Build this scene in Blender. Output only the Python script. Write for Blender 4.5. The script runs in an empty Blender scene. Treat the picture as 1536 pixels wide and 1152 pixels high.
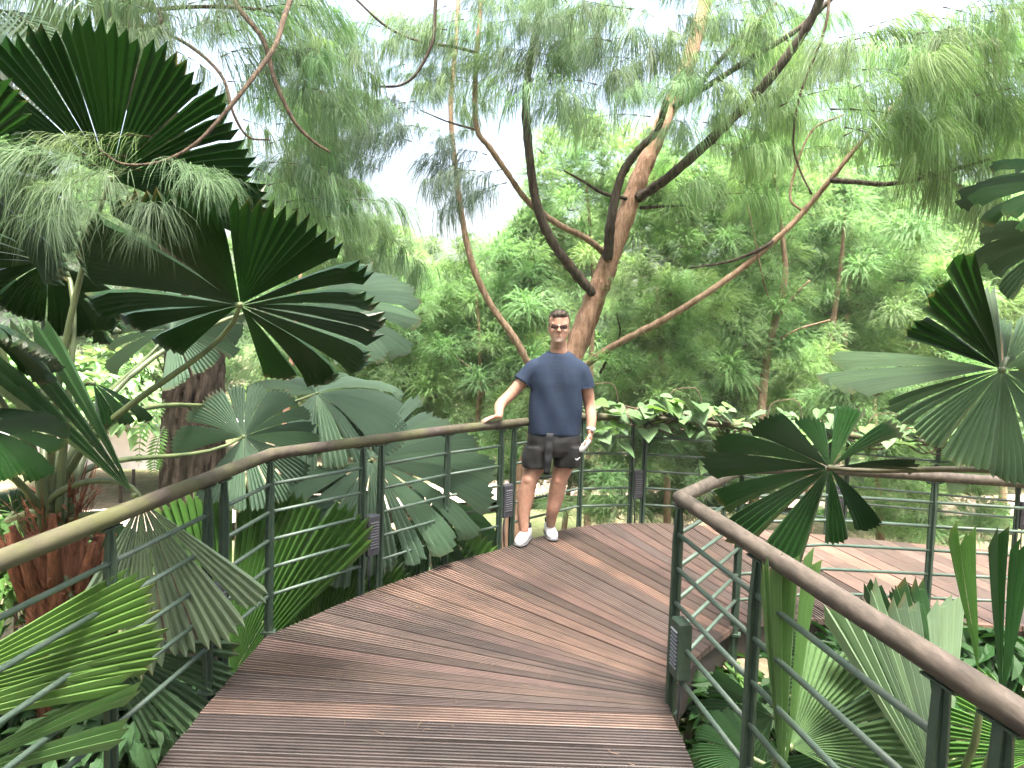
import bpy, bmesh, math, random
import numpy as np
from mathutils import Vector, Matrix

random.seed(7)
RNG = np.random.default_rng(11)
scene = bpy.context.scene
COL = scene.collection
R = math.radians

# ------------------------------------------------------------------ camera
FPX, PITCH, ROLL, EYE = 1150.0, R(3.877), R(1.823), 1.644
_f = np.array([0, math.cos(PITCH), -math.sin(PITCH)])
_r0 = np.array([1.0, 0, 0]); _u0 = np.cross(_r0, _f)
_r = math.cos(ROLL) * _r0 + math.sin(ROLL) * _u0
_u = -math.sin(ROLL) * _r0 + math.cos(ROLL) * _u0
CAM = np.array([0, 0, EYE])
cam_data = bpy.data.cameras.new('camera')
cam_data.sensor_fit = 'HORIZONTAL'; cam_data.sensor_width = 36.0
cam_data.lens = FPX / 1536 * 36; cam_data.clip_end = 2000; cam_data.clip_start = 0.05
cam = bpy.data.objects.new('camera', cam_data); COL.objects.link(cam)
M4 = Matrix.Identity(4)
for i in range(3):
    M4[i][0] = _r[i]; M4[i][1] = _u[i]; M4[i][2] = -_f[i]; M4[i][3] = CAM[i]
cam.matrix_world = M4
scene.camera = cam

# ------------------------------------------------------------------ sky, sun, exposure
SUN_EL, SUN_AZ = R(76), R(165)      # azimuth measured from +Y towards +X
world = bpy.data.worlds.new('World'); scene.world = world; world.use_nodes = True
nt = world.node_tree
bg = nt.nodes['Background']
sky = nt.nodes.new('ShaderNodeTexSky'); sky.sky_type = 'NISHITA'; sky.sun_disc = False
sky.sun_elevation = SUN_EL; sky.sun_rotation = SUN_AZ
sky.air_density = 1.0; sky.dust_density = 10.0; sky.ozone_density = 0.0
nt.links.new(sky.outputs[0], bg.inputs[0]); bg.inputs[1].default_value = 0.15
sun_d = bpy.data.lights.new('sun', 'SUN'); sun_d.energy = 5.0; sun_d.angle = R(14); sun_d.color = (1, 0.96, 0.88)
sun = bpy.data.objects.new('sun', sun_d); COL.objects.link(sun)
sdir = Vector((math.sin(SUN_AZ) * math.cos(SUN_EL), math.cos(SUN_AZ) * math.cos(SUN_EL), math.sin(SUN_EL)))
sun.rotation_euler = sdir.to_track_quat('Z', 'Y').to_euler(); sun.location = (0, 0, 30)
vs = scene.view_settings
vs.view_transform = 'Standard'; vs.look = 'None'; vs.gamma = 1; vs.use_curve_mapping = False
vs.exposure = 2.65
cy = scene.cycles
cy.max_bounces = 8; cy.diffuse_bounces = 5; cy.glossy_bounces = 2; cy.transmission_bounces = 4; cy.transparent_max_bounces = 6
cy.caustics_reflective = False; cy.caustics_refractive = False
cy.use_denoising = True
cy.use_adaptive_sampling = True; cy.adaptive_threshold = 0.02

# ------------------------------------------------------------------ helpers
def at(u, v, d):
    """world point at depth d metres along the line of sight through photo position (u, v)"""
    return CAM + d * ((u - 768) / FPX * _r - (v - 576) / FPX * _u + _f)
def deck_z(x): return -0.06 * max(0.0, x - 0.6)
def vec(p): return np.asarray(p, float)
def unit(v):
    v = np.asarray(v, float); return v / (np.linalg.norm(v) + 1e-12)

def tag(o, label=None, cat=None, group=None, kind=None):
    if label: o['label'] = label
    if cat: o['category'] = cat
    if group: o['group'] = group
    if kind: o['kind'] = kind
    return o
def empty(name, loc=(0, 0, 0), parent=None):
    o = bpy.data.objects.new(name, None); COL.objects.link(o); o.location = loc
    o.empty_display_size = 0.1
    if parent: o.parent = parent; o.matrix_parent_inverse = Matrix.Translation(parent.matrix_world.translation).inverted() if False else Matrix.Identity(4)
    return o
def obj(name, mesh, mat=None, parent=None):
    o = bpy.data.objects.new(name, mesh); COL.objects.link(o)
    if mat and not mesh.materials: mesh.materials.append(mat)
    if parent: o.parent = parent
    return o
def mesh_from(V, F, smooth=False, uv=None, mats=None):
    me = bpy.data.meshes.new('mesh')
    V = np.asarray(V, float)
    if isinstance(F, np.ndarray):
        n, k = F.shape
        me.vertices.add(len(V)); me.vertices.foreach_set('co', V.ravel())
        me.loops.add(n * k); me.loops.foreach_set('vertex_index', F.ravel().astype(np.int32))
        me.polygons.add(n); me.polygons.foreach_set('loop_start', np.arange(0, n * k, k, dtype=np.int32))
        me.update(calc_edges=True)
    else:
        me.from_pydata([tuple(p) for p in V], [], F); me.update()
    if uv is not None:
        lay = me.uv_layers.new(name='UVMap')
        li = np.empty(len(me.loops), np.int32); me.loops.foreach_get('vertex_index', li)
        lay.data.foreach_set('uv', np.asarray(uv, float)[li].ravel())
    if mats is not None: me.polygons.foreach_set('material_index', np.asarray(mats, np.int32))
    if smooth: me.polygons.foreach_set('use_smooth', np.ones(len(me.polygons), bool))
    return me

class MB:
    """collects boxes, tubes and lofts into one mesh"""
    def __init__(s): s.V = []; s.F = []
    def add(s, V, F):
        b = len(s.V); s.V += [tuple(map(float, p)) for p in V]; s.F += [[i + b for i in f] for f in F]
    def box(s, c, size, ax=None, taper=1.0):
        ax = np.eye(3) if ax is None else np.asarray(ax, float)
        h = vec(size) / 2; P = []
        for dz in (-1, 1):
            k = taper if dz > 0 else 1.0
            for dx, dy in ((-1, -1), (1, -1), (1, 1), (-1, 1)):
                P.append(vec(c) + ax[0] * dx * h[0] * k + ax[1] * dy * h[1] * k + ax[2] * dz * h[2])
        s.add(P, [[3, 2, 1, 0], [4, 5, 6, 7], [0, 1, 5, 4], [1, 2, 6, 5], [2, 3, 7, 6], [3, 0, 4, 7]])
    def tube(s, pts, rad, n=10, cap=True, ref=None, rough=0.0):
        pts = [vec(p) for p in pts]; m = len(pts)
        rad = [rad] * m if np.isscalar(rad) else list(rad)
        T = []
        for i in range(m):
            a = unit(pts[i] - pts[i - 1]) if i > 0 else unit(pts[1] - pts[0])
            b = unit(pts[i + 1] - pts[i]) if i < m - 1 else a
            T.append((unit(a + b), 1 / max(0.4, math.sqrt(max(0.0, (1 + a @ b) / 2)))))
        nrm = unit(np.cross(T[0][0], ref if ref is not None else ([0, 0, 1] if abs(T[0][0][2]) < 0.9 else [1, 0, 0])))
        V = []
        for i in range(m):
            t, k = T[i]; nrm = unit(nrm - t * (nrm @ t)); bn = np.cross(t, nrm)
            for j in range(n):
                a = 2 * math.pi * j / n
                V.append(pts[i] + (nrm * math.cos(a) + bn * math.sin(a)) * rad[i] * (1 + rough * (math.sin(j * 2.6 + i * .35) * .5 + math.sin(j * 5.1 - i * 1.3) * .3 + random.uniform(-.6, .6))))
        F = [[i * n + j, i * n + (j + 1) % n, (i + 1) * n + (j + 1) % n, (i + 1) * n + j] for i in range(m - 1) for j in range(n)]
        if cap: F += [list(range(n))[::-1], [(m - 1) * n + j for j in range(n)]]
        s.add(V, F)
    def loft(s, rings, cap=True):
        """rings: list of equal-length point lists"""
        n = len(rings[0]); m = len(rings); V = [p for r_ in rings for p in r_]
        F = [[i * n + j, i * n + (j + 1) % n, (i + 1) * n + (j + 1) % n, (i + 1) * n + j] for i in range(m - 1) for j in range(n)]
        if cap: F += [list(range(n))[::-1], [(m - 1) * n + j for j in range(n)]]
        s.add(V, F)
    def ball(s, c, r, ax=None, n=12, m=8):
        ax = np.eye(3) if ax is None else np.asarray(ax); r = vec([r] * 3 if np.isscalar(r) else r)
        rings = []
        for i in range(1, m):
            th = math.pi * i / m
            rings.append([vec(c) + ax[0] * r[0] * math.sin(th) * math.cos(2 * math.pi * j / n) + ax[1] * r[1] * math.sin(th) * math.sin(2 * math.pi * j / n) - ax[2] * r[2] * math.cos(th) for j in range(n)])
        s.loft(rings)
    def mesh(s, smooth=False): return mesh_from(s.V, s.F, smooth)
    def build(s, name, mat, parent=None, smooth=False): return obj(name, s.mesh(smooth), mat, parent)

def smooth_path(pts, n=5):
    """Catmull-Rom through points (any dimension)"""
    P = [vec(p) for p in pts]; P = [2 * P[0] - P[1]] + P + [2 * P[-1] - P[-2]]; out = []
    for i in range(1, len(P) - 2):
        for k in range(n):
            t = k / n; a, b, c, d = P[i - 1], P[i], P[i + 1], P[i + 2]
            out.append(0.5 * (2 * b + (c - a) * t + (2 * a - 5 * b + 4 * c - d) * t * t + (3 * b - a - 3 * c + d) * t ** 3))
    out.append(P[-2]); return out

# ------------------------------------------------------------------ materials
class NT:
    def __init__(s, name):
        s.m = bpy.data.materials.new(name); s.m.use_nodes = True; s.t = s.m.node_tree; s.t.nodes.clear()
        s.out = s.n('OutputMaterial')
    def n(s, kind, **kw):
        nd = s.t.nodes.new('ShaderNode' + kind)
        for k, v in kw.items():
            if k.startswith('i_'):
                key = k[2:]; key = int(key) if key.isdigit() else key.replace('_', ' ')
                nd.inputs[key].default_value = v
            else: setattr(nd, k, v)
        return nd
    def l(s, a, b): s.t.links.new(a, b)
    def coord(s, out='Object', scale=(1, 1, 1)):
        c = s.n('TexCoord'); mp = s.n('Mapping'); mp.inputs['Scale'].default_value = scale
        s.l(c.outputs[out], mp.inputs[0]); return mp.outputs[0]
    def noise(s, co, scale, detail=3, rough=0.6):
        n = s.n('TexNoise'); n.inputs['Scale'].default_value = scale; n.inputs['Detail'].default_value = detail; n.inputs['Roughness'].default_value = rough
        if co is not None: s.l(co, n.inputs['Vector'])
        return n.outputs['Fac']
    def ramp(s, fac, stops):
        r = s.n('ValToRGB'); e = r.color_ramp.elements
        while len(e) < len(stops): e.new(0.5)
        for k, (p, c) in zip(e, stops): k.position = p; k.color = (*c, 1) if len(c) == 3 else c
        s.l(fac, r.inputs[0]); return r.outputs[0]
    def mixc(s, fac, a, b, mode='MIX'):
        m = s.n('MixRGB', blend_type=mode)
        for i, x in ((0, fac), (1, a), (2, b)):
            if hasattr(x, 'is_linked') or hasattr(x, 'links'): s.l(x, m.inputs[i])
            else: m.inputs[i].default_value = x if i == 0 else ((*x, 1) if len(x) == 3 else x)
        return m.outputs[0]
    def math(s, op, a, b=0.0):
        m = s.n('Math', operation=op)
        for i, x in ((0, a), (1, b)):
            if hasattr(x, 'links'): s.l(x, m.inputs[i])
            else: m.inputs[i].default_value = x
        return m.outputs[0]
    def bsdf(s, color, rough=0.6, spec=0.5, bump=None, bstr=0.3, bdist=0.01, **kw):
        b = s.n('BsdfPrincipled')
        if hasattr(color, 'links'): s.l(color, b.inputs['Base Color'])
        else: b.inputs['Base Color'].default_value = (*color, 1)
        if hasattr(rough, 'links'): s.l(rough, b.inputs['Roughness'])
        else: b.inputs['Roughness'].default_value = rough
        b.inputs['Specular IOR Level'].default_value = spec
        for k, v in kw.items(): b.inputs[k.replace('_', ' ')].default_value = v
        if bump is not None:
            bp = s.n('Bump'); bp.inputs['Strength'].default_value = bstr; bp.inputs['Distance'].default_value = bdist
            s.l(bump, bp.inputs['Height']); s.l(bp.outputs[0], b.inputs['Normal'])
        return b
    def done(s, shader): s.l(shader, s.out.inputs[0]); return s.m

MAT = {}
def leaf_material(name, rough, spec, trans, gain=(1.25, 1.25, 0.8), veins=True, jitter=0.25):
    t = NT(name)
    oi = t.n('ObjectInfo')
    col = oi.outputs['Color']
    rnd = t.ramp(oi.outputs['Random'], [(0, (1 - jitter,) * 3), (1, (1 + jitter, 1 + jitter * .9, 1 + jitter * .5))])
    col = t.mixc(1.0, col, rnd, 'MULTIPLY')
    bump = None
    if veins:
        co = t.coord('UV', (1, 1, 1))
        mp = t.n('Mapping'); mp.inputs['Scale'].default_value = (9, 0.6, 1); t.l(co, mp.inputs[0])
        nz = t.noise(mp.outputs[0], 3.0, 3, 0.6)
        col = t.mixc(1.0, col, t.ramp(nz, [(0.3, (0.72, 0.75, 0.7)), (0.7, (1.25, 1.22, 1.2))]), 'MULTIPLY')
        n2 = t.noise(t.coord('Object'), 7.0, 4, 0.65)
        col = t.mixc(t.ramp(n2, [(0.66, (0, 0, 0)), (0.8, (.35, .35, .35))]), col, (0.13, 0.13, 0.05))
        # dry brown tips: v runs 0 (hub) to 1 (tip)
        sx = t.n('SeparateXYZ'); tc = t.n('TexCoord'); t.l(tc.outputs['UV'], sx.inputs[0])
        tip = t.math('MULTIPLY', t.ramp(sx.outputs[1], [(0.955, (0, 0, 0)), (1.0, (1, 1, 1))]), t.ramp(n2, [(.5, (0, 0, 0)), (.68, (.8,) * 3)]))
        col = t.mixc(tip, col, (0.20, 0.14, 0.06))
        bump = nz
    b = t.bsdf(col, rough, spec, bump, 0.35, 0.004)
    tr = t.n('BsdfTranslucent')
    t.l(t.mixc(1.0, col, gain, 'MULTIPLY'), tr.inputs[0])
    mx = t.n('MixShader'); mx.inputs[0].default_value = trans
    t.l(b.outputs[0], mx.inputs[1]); t.l(tr.outputs[0], mx.inputs[2])
    return t.done(mx.outputs[0])
MAT['palm'] = leaf_material('palm_leaf', 0.30, 0.5, 0.24)
MAT['needle'] = leaf_material('needle_foliage', 0.6, 0.3, 0.5, (1.2, 1.3, 0.9), veins=False, jitter=0.32)
MAT['broad'] = leaf_material('broad_leaf', 0.6, 0.25, 0.32, veins=False, jitter=0.3)

def bark_material(name, c1, c2, c3, sc=6.0, stretch=0.18, moss=None):
    t = NT(name); co = t.coord('Object', (1, 1, stretch))
    n1 = t.noise(co, sc * 1.6, 6, 0.78); n2 = t.noise(t.coord('Object'), 2.2, 3)
    col = t.ramp(n1, [(0.34, c1), (0.5, c2), (0.66, c3)])
    col = t.mixc(t.ramp(n2, [(0.55, (0, 0, 0)), (0.7, (0.5, 0.5, 0.5))]), col, moss or c3)
    return t.done(t.bsdf(col, 0.85, 0.25, n1, 0.9, 0.03).outputs[0])
MAT['bark_red'] = bark_material('red_bark', (0.10, 0.055, 0.036), (0.27, 0.16, 0.105), (0.42, 0.28, 0.20), 14)
MAT['bark_dark'] = bark_material('dark_bark', (0.02, 0.016, 0.012), (0.055, 0.042, 0.032), (0.11, 0.085, 0.065), 16, moss=(0.05, 0.06, 0.03))
MAT['bark_pale'] = bark_material('pale_bark', (0.12, 0.075, 0.045), (0.22, 0.15, 0.10), (0.32, 0.23, 0.16), 12)
MAT['bark_thick'] = bark_material('fissured_bark', (0.010, 0.008, 0.006), (0.055, 0.041, 0.031), (0.13, 0.10, 0.078), 15, 0.12, moss=(0.04, 0.045, 0.025))
MAT['twig'] = bark_material('twig_bark', (0.05, 0.035, 0.025), (0.10, 0.07, 0.05), (0.16, 0.12, 0.08), 20)
MAT['fibre'] = bark_material('palm_fibre', (0.06, 0.02, 0.012), (0.20, 0.075, 0.04), (0.36, 0.15, 0.08), 22, 0.15)
t = NT('palm_petiole'); n1 = t.noise(t.coord('Object', (1, 1, .3)), 9, 3)
MAT['petiole'] = t.done(t.bsdf(t.ramp(n1, [(0.3, (0.05, 0.075, 0.03)), (0.7, (0.13, 0.16, 0.065))]), 0.45, 0.5).outputs[0])

t = NT('deck_timber')
oi = t.n('ObjectInfo')
mp = t.n('Mapping'); tc = t.n('TexCoord'); t.l(tc.outputs['UV'], mp.inputs[0]); mp.inputs['Scale'].default_value = (1.5, 12, 1)
ad = t.n('VectorMath', operation='ADD'); cmb = t.n('CombineXYZ')
t.l(t.math('MULTIPLY', oi.outputs['Random'], 37.0), cmb.inputs[0]); t.l(t.math('MULTIPLY', oi.outputs['Random'], 91.0), cmb.inputs[1])
t.l(mp.outputs[0], ad.inputs[0]); t.l(cmb.outputs[0], ad.inputs[1])
grain = t.noise(ad.outputs[0], 2.2, 6, 0.7)
tone = t.ramp(oi.outputs['Random'], [(0.0, (0.060, 0.047, 0.042)), (0.25, (0.125, 0.090, 0.074)), (0.45, (0.085, 0.070, 0.066)), (0.62, (0.175, 0.118, 0.092)), (0.78, (0.072, 0.056, 0.050)), (0.9, (0.14, 0.095, 0.085)), (1.0, (0.21, 0.14, 0.10))])
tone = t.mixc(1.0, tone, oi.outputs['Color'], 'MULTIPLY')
col = t.mixc(1.0, tone, t.ramp(grain, [(0.25, (0.5, 0.48, 0.46)), (0.5, (1, 1, 1)), (0.78, (1.55, 1.45, 1.35))]), 'MULTIPLY')
wet = t.noise(t.coord('Object'), 1.6, 4, 0.6)
col = t.mixc(t.ramp(wet, [(0.5, (0, 0, 0)), (0.68, (.6, .6, .6))]), col, (0.045, 0.04, 0.038))
alg = t.noise(t.coord('Object'), 3.3, 4, 0.6)
col = t.mixc(t.ramp(alg, [(0.62, (0, 0, 0)), (0.8, (.35, .35, .35))]), col, (0.09, 0.095, 0.055))
rgh = t.ramp(wet, [(0.4, (0.62,) * 3), (0.65, (0.38,) * 3)])
MAT['deck'] = t.done(t.bsdf(col, rgh, 0.45, grain, 0.35, 0.004).outputs[0])

t = NT('handrail_timber')
n1 = t.noise(t.coord('Object', (6, 1.2, 6)), 6, 5, 0.7); n2 = t.noise(t.coord('Object'), 2.6, 4, 0.65)
oi = t.n('ObjectInfo')
col = t.mixc(1.0, t.ramp(n1, [(0.3, (0.022, 0.017, 0.014)), (0.5, (0.05, 0.039, 0.032)), (0.75, (0.095, 0.075, 0.064))]), (1, 1, 1), 'MULTIPLY')
moss = t.math('MULTIPLY', t.ramp(n2, [(0.35, (0, 0, 0)), (0.6, (1, 1, 1))]), t.ramp(oi.outputs['Alpha'], [(0, (0, 0, 0)), (1, (0.75,) * 3)]))
col = t.mixc(moss, col, (0.072, 0.078, 0.028))
MAT['rail'] = t.done(t.bsdf(col, 0.7, 0.35, n1, 0.4, 0.004).outputs[0])

t = NT('green_paint')
n1 = t.noise(t.coord('Object'), 14, 5, 0.7)
MAT['green'] = t.done(t.bsdf(t.ramp(n1, [(0.3, (0.022, 0.040, 0.028)), (0.62, (0.034, 0.056, 0.040)), (0.8, (0.07, 0.085, 0.06))]), 0.5, 0.3, n1, 0.1, 0.002).outputs[0])
t = NT('green_tube_paint')
n1 = t.noise(t.coord('Object'), 14, 5, 0.7)
MAT['tube'] = t.done(t.bsdf(t.ramp(n1, [(0.3, (0.042, 0.066, 0.050)), (0.6, (0.062, 0.092, 0.072)), (0.8, (0.095, 0.115, 0.09))]), 0.45, 0.35, n1, 0.1, 0.002).outputs[0])
def plain(name, c, rough=0.6, spec=0.5, var=0.15, sc=9, bstr=0.1, **kw):
    t = NT(name); n1 = t.noise(t.coord('Object'), sc, 4)
    lo = tuple(x * (1 - var) for x in c); hi = tuple(min(1, x * (1 + var)) for x in c)
    return t.done(t.bsdf(t.ramp(n1, [(0.3, lo), (0.7, hi)]), rough, spec, n1, bstr, 0.003, **kw).outputs[0])
MAT['grime'] = plain('wet_grime', (0.022, 0.018, 0.015), .6, .4, .4, 12)
MAT['lamp'] = plain('dark_lamp_metal', (0.035, 0.038, 0.048), 0.45)
MAT['lamp_slot'] = plain('lamp_louvre', (0.09, 0.095, 0.11), 0.4)
MAT['beam'] = plain('dark_beam', (0.025, 0.018, 0.014), 0.8)
MAT['skin'] = None
MAT['white'] = plain('white_canvas', (0.62, 0.63, 0.68), 0.7, 0.3, 0.05)
MAT['pouch'] = plain('white_pouch', (0.5, 0.5, 0.51), 0.5, 0.4, 0.08)

t = NT('forest_floor'); co = t.coord('Object')
n1 = t.noise(co, 0.35, 5, 0.65); n2 = t.noise(co, 6.0, 4, 0.7)
col = t.ramp(n1, [(0.3, (0.06, 0.085, 0.03)), (0.48, (0.10, 0.10, 0.05)), (0.6, (0.20, 0.16, 0.11)), (0.75, (0.10, 0.12, 0.05))])
col = t.mixc(1.0, col, t.ramp(n2, [(0.3, (0.55,) * 3), (0.7, (1.3,) * 3)]), 'MULTIPLY')
MAT['ground'] = t.done(t.bsdf(col, 0.9, 0.2, n2, 0.6, 0.04).outputs[0])
MAT['path'] = plain('earth_path', (0.42, 0.32, 0.26), 0.9, 0.2, 0.2, 3)

# ------------------------------------------------------------------ ground
GZ = -2.2
V = []; F = []
xs = np.concatenate([[-150, -100, -60], np.linspace(-34, 34, 35), [60, 100, 150]])
ys = np.concatenate([[-60, -30], np.linspace(-12, 60, 37), [80, 110, 150]])
for y in ys:
    for x in xs: V.append((x, y, GZ + 0.12 * math.sin(x * .9 + 1) * math.cos(y * .7) + 0.10 * math.sin(x * .31 - y * .43)))
nx = len(xs)
for j in range(len(ys) - 1):
    for i in range(nx - 1): F.append([j * nx + i, j * nx + i + 1, (j + 1) * nx + i + 1, (j + 1) * nx + i])
tag(obj('ground', mesh_from(V, F, True), MAT['ground']), kind='structure')
pm = MB()
pp = smooth_path([(-16, 11.5), (-9, 12.6), (-4.5, 15), (2, 18), (9, 17), (18, 19)], 8)
ring = []
for i in range(len(pp) - 1):
    a, b = pp[i], pp[i + 1]; d = unit(b - a); nrm = np.array([-d[1], d[0]])
    ring.append((a + nrm * 1.0, a - nrm * 1.0))
V = []; F = []
for l_, r_ in ring: V += [(l_[0], l_[1], GZ + .26), (r_[0], r_[1], GZ + .26)]
for i in range(len(ring) - 1): F.append([2 * i, 2 * i + 1, 2 * i + 3, 2 * i + 2])
tag(obj('path', mesh_from(V, F), MAT['path']), kind='structure')

# ------------------------------------------------------------------ boardwalk deck
deck = empty('boardwalk', (0, 0, 0)); tag(deck, kind='structure')
def plank(a0, a1, b0, b1, grooves, tint, gap=0.009):
    """board between outer edge a0-a1 and inner edge b0-b1 (xy points); grooves run from a to b"""
    a0, a1, b0, b1 = map(vec, (a0, a1, b0, b1))
    wa = np.linalg.norm(a1 - a0); wb = np.linalg.norm(b1 - b0)
    ga = min(0.4, gap / max(wa, 1e-3)) / 2; gb = min(0.3, gap / max(wb, 1e-3)) / 2
    T = 0.034; prof = [(0.0, -T), (0.0, -0.002)]
    if grooves:
        for g in range(grooves):
            c = (g + 0.5) / grooves; w = 0.27 / grooves
            prof += [(c - w, 0.0), (c - w * .8, -0.011), (c + w * .8, -0.011), (c + w, 0.0)]
    else: prof += [(0.02, 0.0), (0.98, 0.0)]
    prof += [(1.0, -0.002), (1.0, -T)]
    V = []; UV = []; n = len(prof)
    dzj = random.uniform(-0.0025, 0.0025)
    L = np.linalg.norm((a0 + a1) / 2 - (b0 + b1) / 2)
    for e, (p0, p1, g) in enumerate(((a0, a1, ga), (b0, b1, gb))):
        for s, z in prof:
            s2 = g + s * (1 - 2 * g); p = p0 + (p1 - p0) * s2
            V.append((p[0], p[1], deck_z(p[0]) + z + dzj)); UV.append((e * L, s * 0.15))
    F = [[i, i + 1, n + i + 1, n + i] for i in range(n - 1)] + [list(range(n)), list(range(2 * n - 1, n - 1, -1)), [0, n, 2 * n - 1, n - 1]]
    gi = np.zeros(len(F), int)
    for i in range(n - 1):
        if prof[i][1] < -.01 and prof[i + 1][1] < -.01 and prof[i][1] > -.02: gi[i] = 1
    me = mesh_from(V, F, uv=UV, mats=gi); me.materials.append(MAT['deck']); me.materials.append(MAT['grime'])
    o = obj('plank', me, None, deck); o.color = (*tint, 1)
    return o
y = -1.6
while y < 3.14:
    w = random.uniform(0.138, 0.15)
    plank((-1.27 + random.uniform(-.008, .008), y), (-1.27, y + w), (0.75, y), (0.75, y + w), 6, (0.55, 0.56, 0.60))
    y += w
y0 = y
fan = [((-1.27, y0), (.75, y0)), ((-1.26, 3.95), (.75, 3.42)), ((-.82, 4.74), (.80, 3.55)), ((-.44, 5.28), (.92, 3.76)), ((-.05, 5.72), (1.06, 3.99)),
       ((.45, 6.36), (1.38, 4.46)), ((.94, 6.73), (1.66, 4.60)), ((1.5, 6.92), (1.95, 4.68)), ((2.2, 7.0), (2.62, 4.80))]
def fan_at(i, s):
    (a, b), (c, d) = fan[i], fan[i + 1]
    return vec(a) + (vec(c) - vec(a)) * s, vec(b) + (vec(d) - vec(b)) * s
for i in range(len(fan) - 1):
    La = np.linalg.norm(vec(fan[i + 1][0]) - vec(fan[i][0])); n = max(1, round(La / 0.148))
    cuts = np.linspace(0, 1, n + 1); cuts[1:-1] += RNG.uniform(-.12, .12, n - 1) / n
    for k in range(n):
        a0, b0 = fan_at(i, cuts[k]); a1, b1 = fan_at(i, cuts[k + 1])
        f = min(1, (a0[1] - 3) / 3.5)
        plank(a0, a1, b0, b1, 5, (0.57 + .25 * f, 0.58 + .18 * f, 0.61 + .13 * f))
x = 2.2
while x < 8.0:
    w = 0.19
    dxi = lambda q: q + 0.42
    iy = lambda q: 4.80 + (q - 2.62) * 0.12
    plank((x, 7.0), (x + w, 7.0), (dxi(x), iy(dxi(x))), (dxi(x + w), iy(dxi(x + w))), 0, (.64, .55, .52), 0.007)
    x += w
# bearers under the deck edge
m = MB()
out_edge = [(-1.20, -1.6), (-1.20, 3.97), (-.40, 5.22), (-.02, 5.66), (.48, 6.3), (.96, 6.65), (1.52, 6.84), (2.25, 6.92), (8, 6.94)]
in_edge = [(.69, -1.6), (.69, 3.44), (1.33, 4.53), (1.95, 4.76), (3.2, 4.95), (8, 5.5)]
for name, path in (('outer', out_edge), ('inner', in_edge)):
    for a, b in zip(path[:-1], path[1:]):
        a, b = vec(a), vec(b); d = b - a; L = np.linalg.norm(d); d /= L; c = (a + b) / 2
        za, zb = deck_z(a[0]), deck_z(b[0])
        ax = [unit([d[0], d[1], (zb - za) / L]), np.array([-d[1], d[0], 0]), np.array([0, 0, 1.])]
        mm = MB(); mm.box((c[0], c[1], (za + zb) / 2 - 0.034 - 0.105), (L + .04, 0.07, 0.20), ax)
        mm.build('bearer', MAT['beam'], deck)
for (x, y) in ((-1.05, 1.2), (-1.0, 3.7), (.5, 1.6), (.55, 3.3), (.1, 5.3), (1.3, 5.0), (1.5, 6.5), (3.2, 6.5), (3.2, 5.3)):
    mm = MB(); mm.tube([(x, y, GZ - .2), (x, y, deck_z(x) - 0.15)], 0.07, 10); mm.build('pile', MAT['beam'], deck, True)

# ------------------------------------------------------------------ railings
BARS = (0.155, 0.31, 0.465, 0.62, 0.775)
RAIL_Z = 0.94
def post_mesh():
    m = MB()
    # flat blade, pointed where it meets the rail, with a thin flange
    for (z0, z1, w0, w1) in ((-0.30, 0.76, .046, .046), (0.76, 0.915, .046, .022)):
        ring = lambda z, w: [(-w / 2, -.009, z), (w / 2, -.009, z), (w / 2, .009, z), (-w / 2, .009, z)]
        m.loft([ring(z0, w0), ring(z1, w1)])
    for (z0, z1, w0, w1) in ((-0.30, 0.79, .017, .017), (0.79, 0.912, .017, .012)):
        ring = lambda z, w: [(-.0040, -.0095 - w, z), (.0040, -.0095 - w, z), (.0040, .0095 + w, z), (-.0040, .0095 + w, z)]
        m.loft([ring(z0, w0), ring(z1, w1)])
    m.box((0, 0, -0.05), (0.075, 0.06, 0.012))
    return m.mesh()
POST = post_mesh(); POST.materials.append(MAT['green'])
bm_ = MB(); bm_.box((0, 0, 0), (.11, .034, .006)); bm_.box((-.04, 0, -.006), (.012, .012, .008)); bm_.box((.04, 0, -.006), (.012, .012, .008)); BRACKET = bm_.mesh(); BRACKET.materials.append(MAT['green'])
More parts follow.
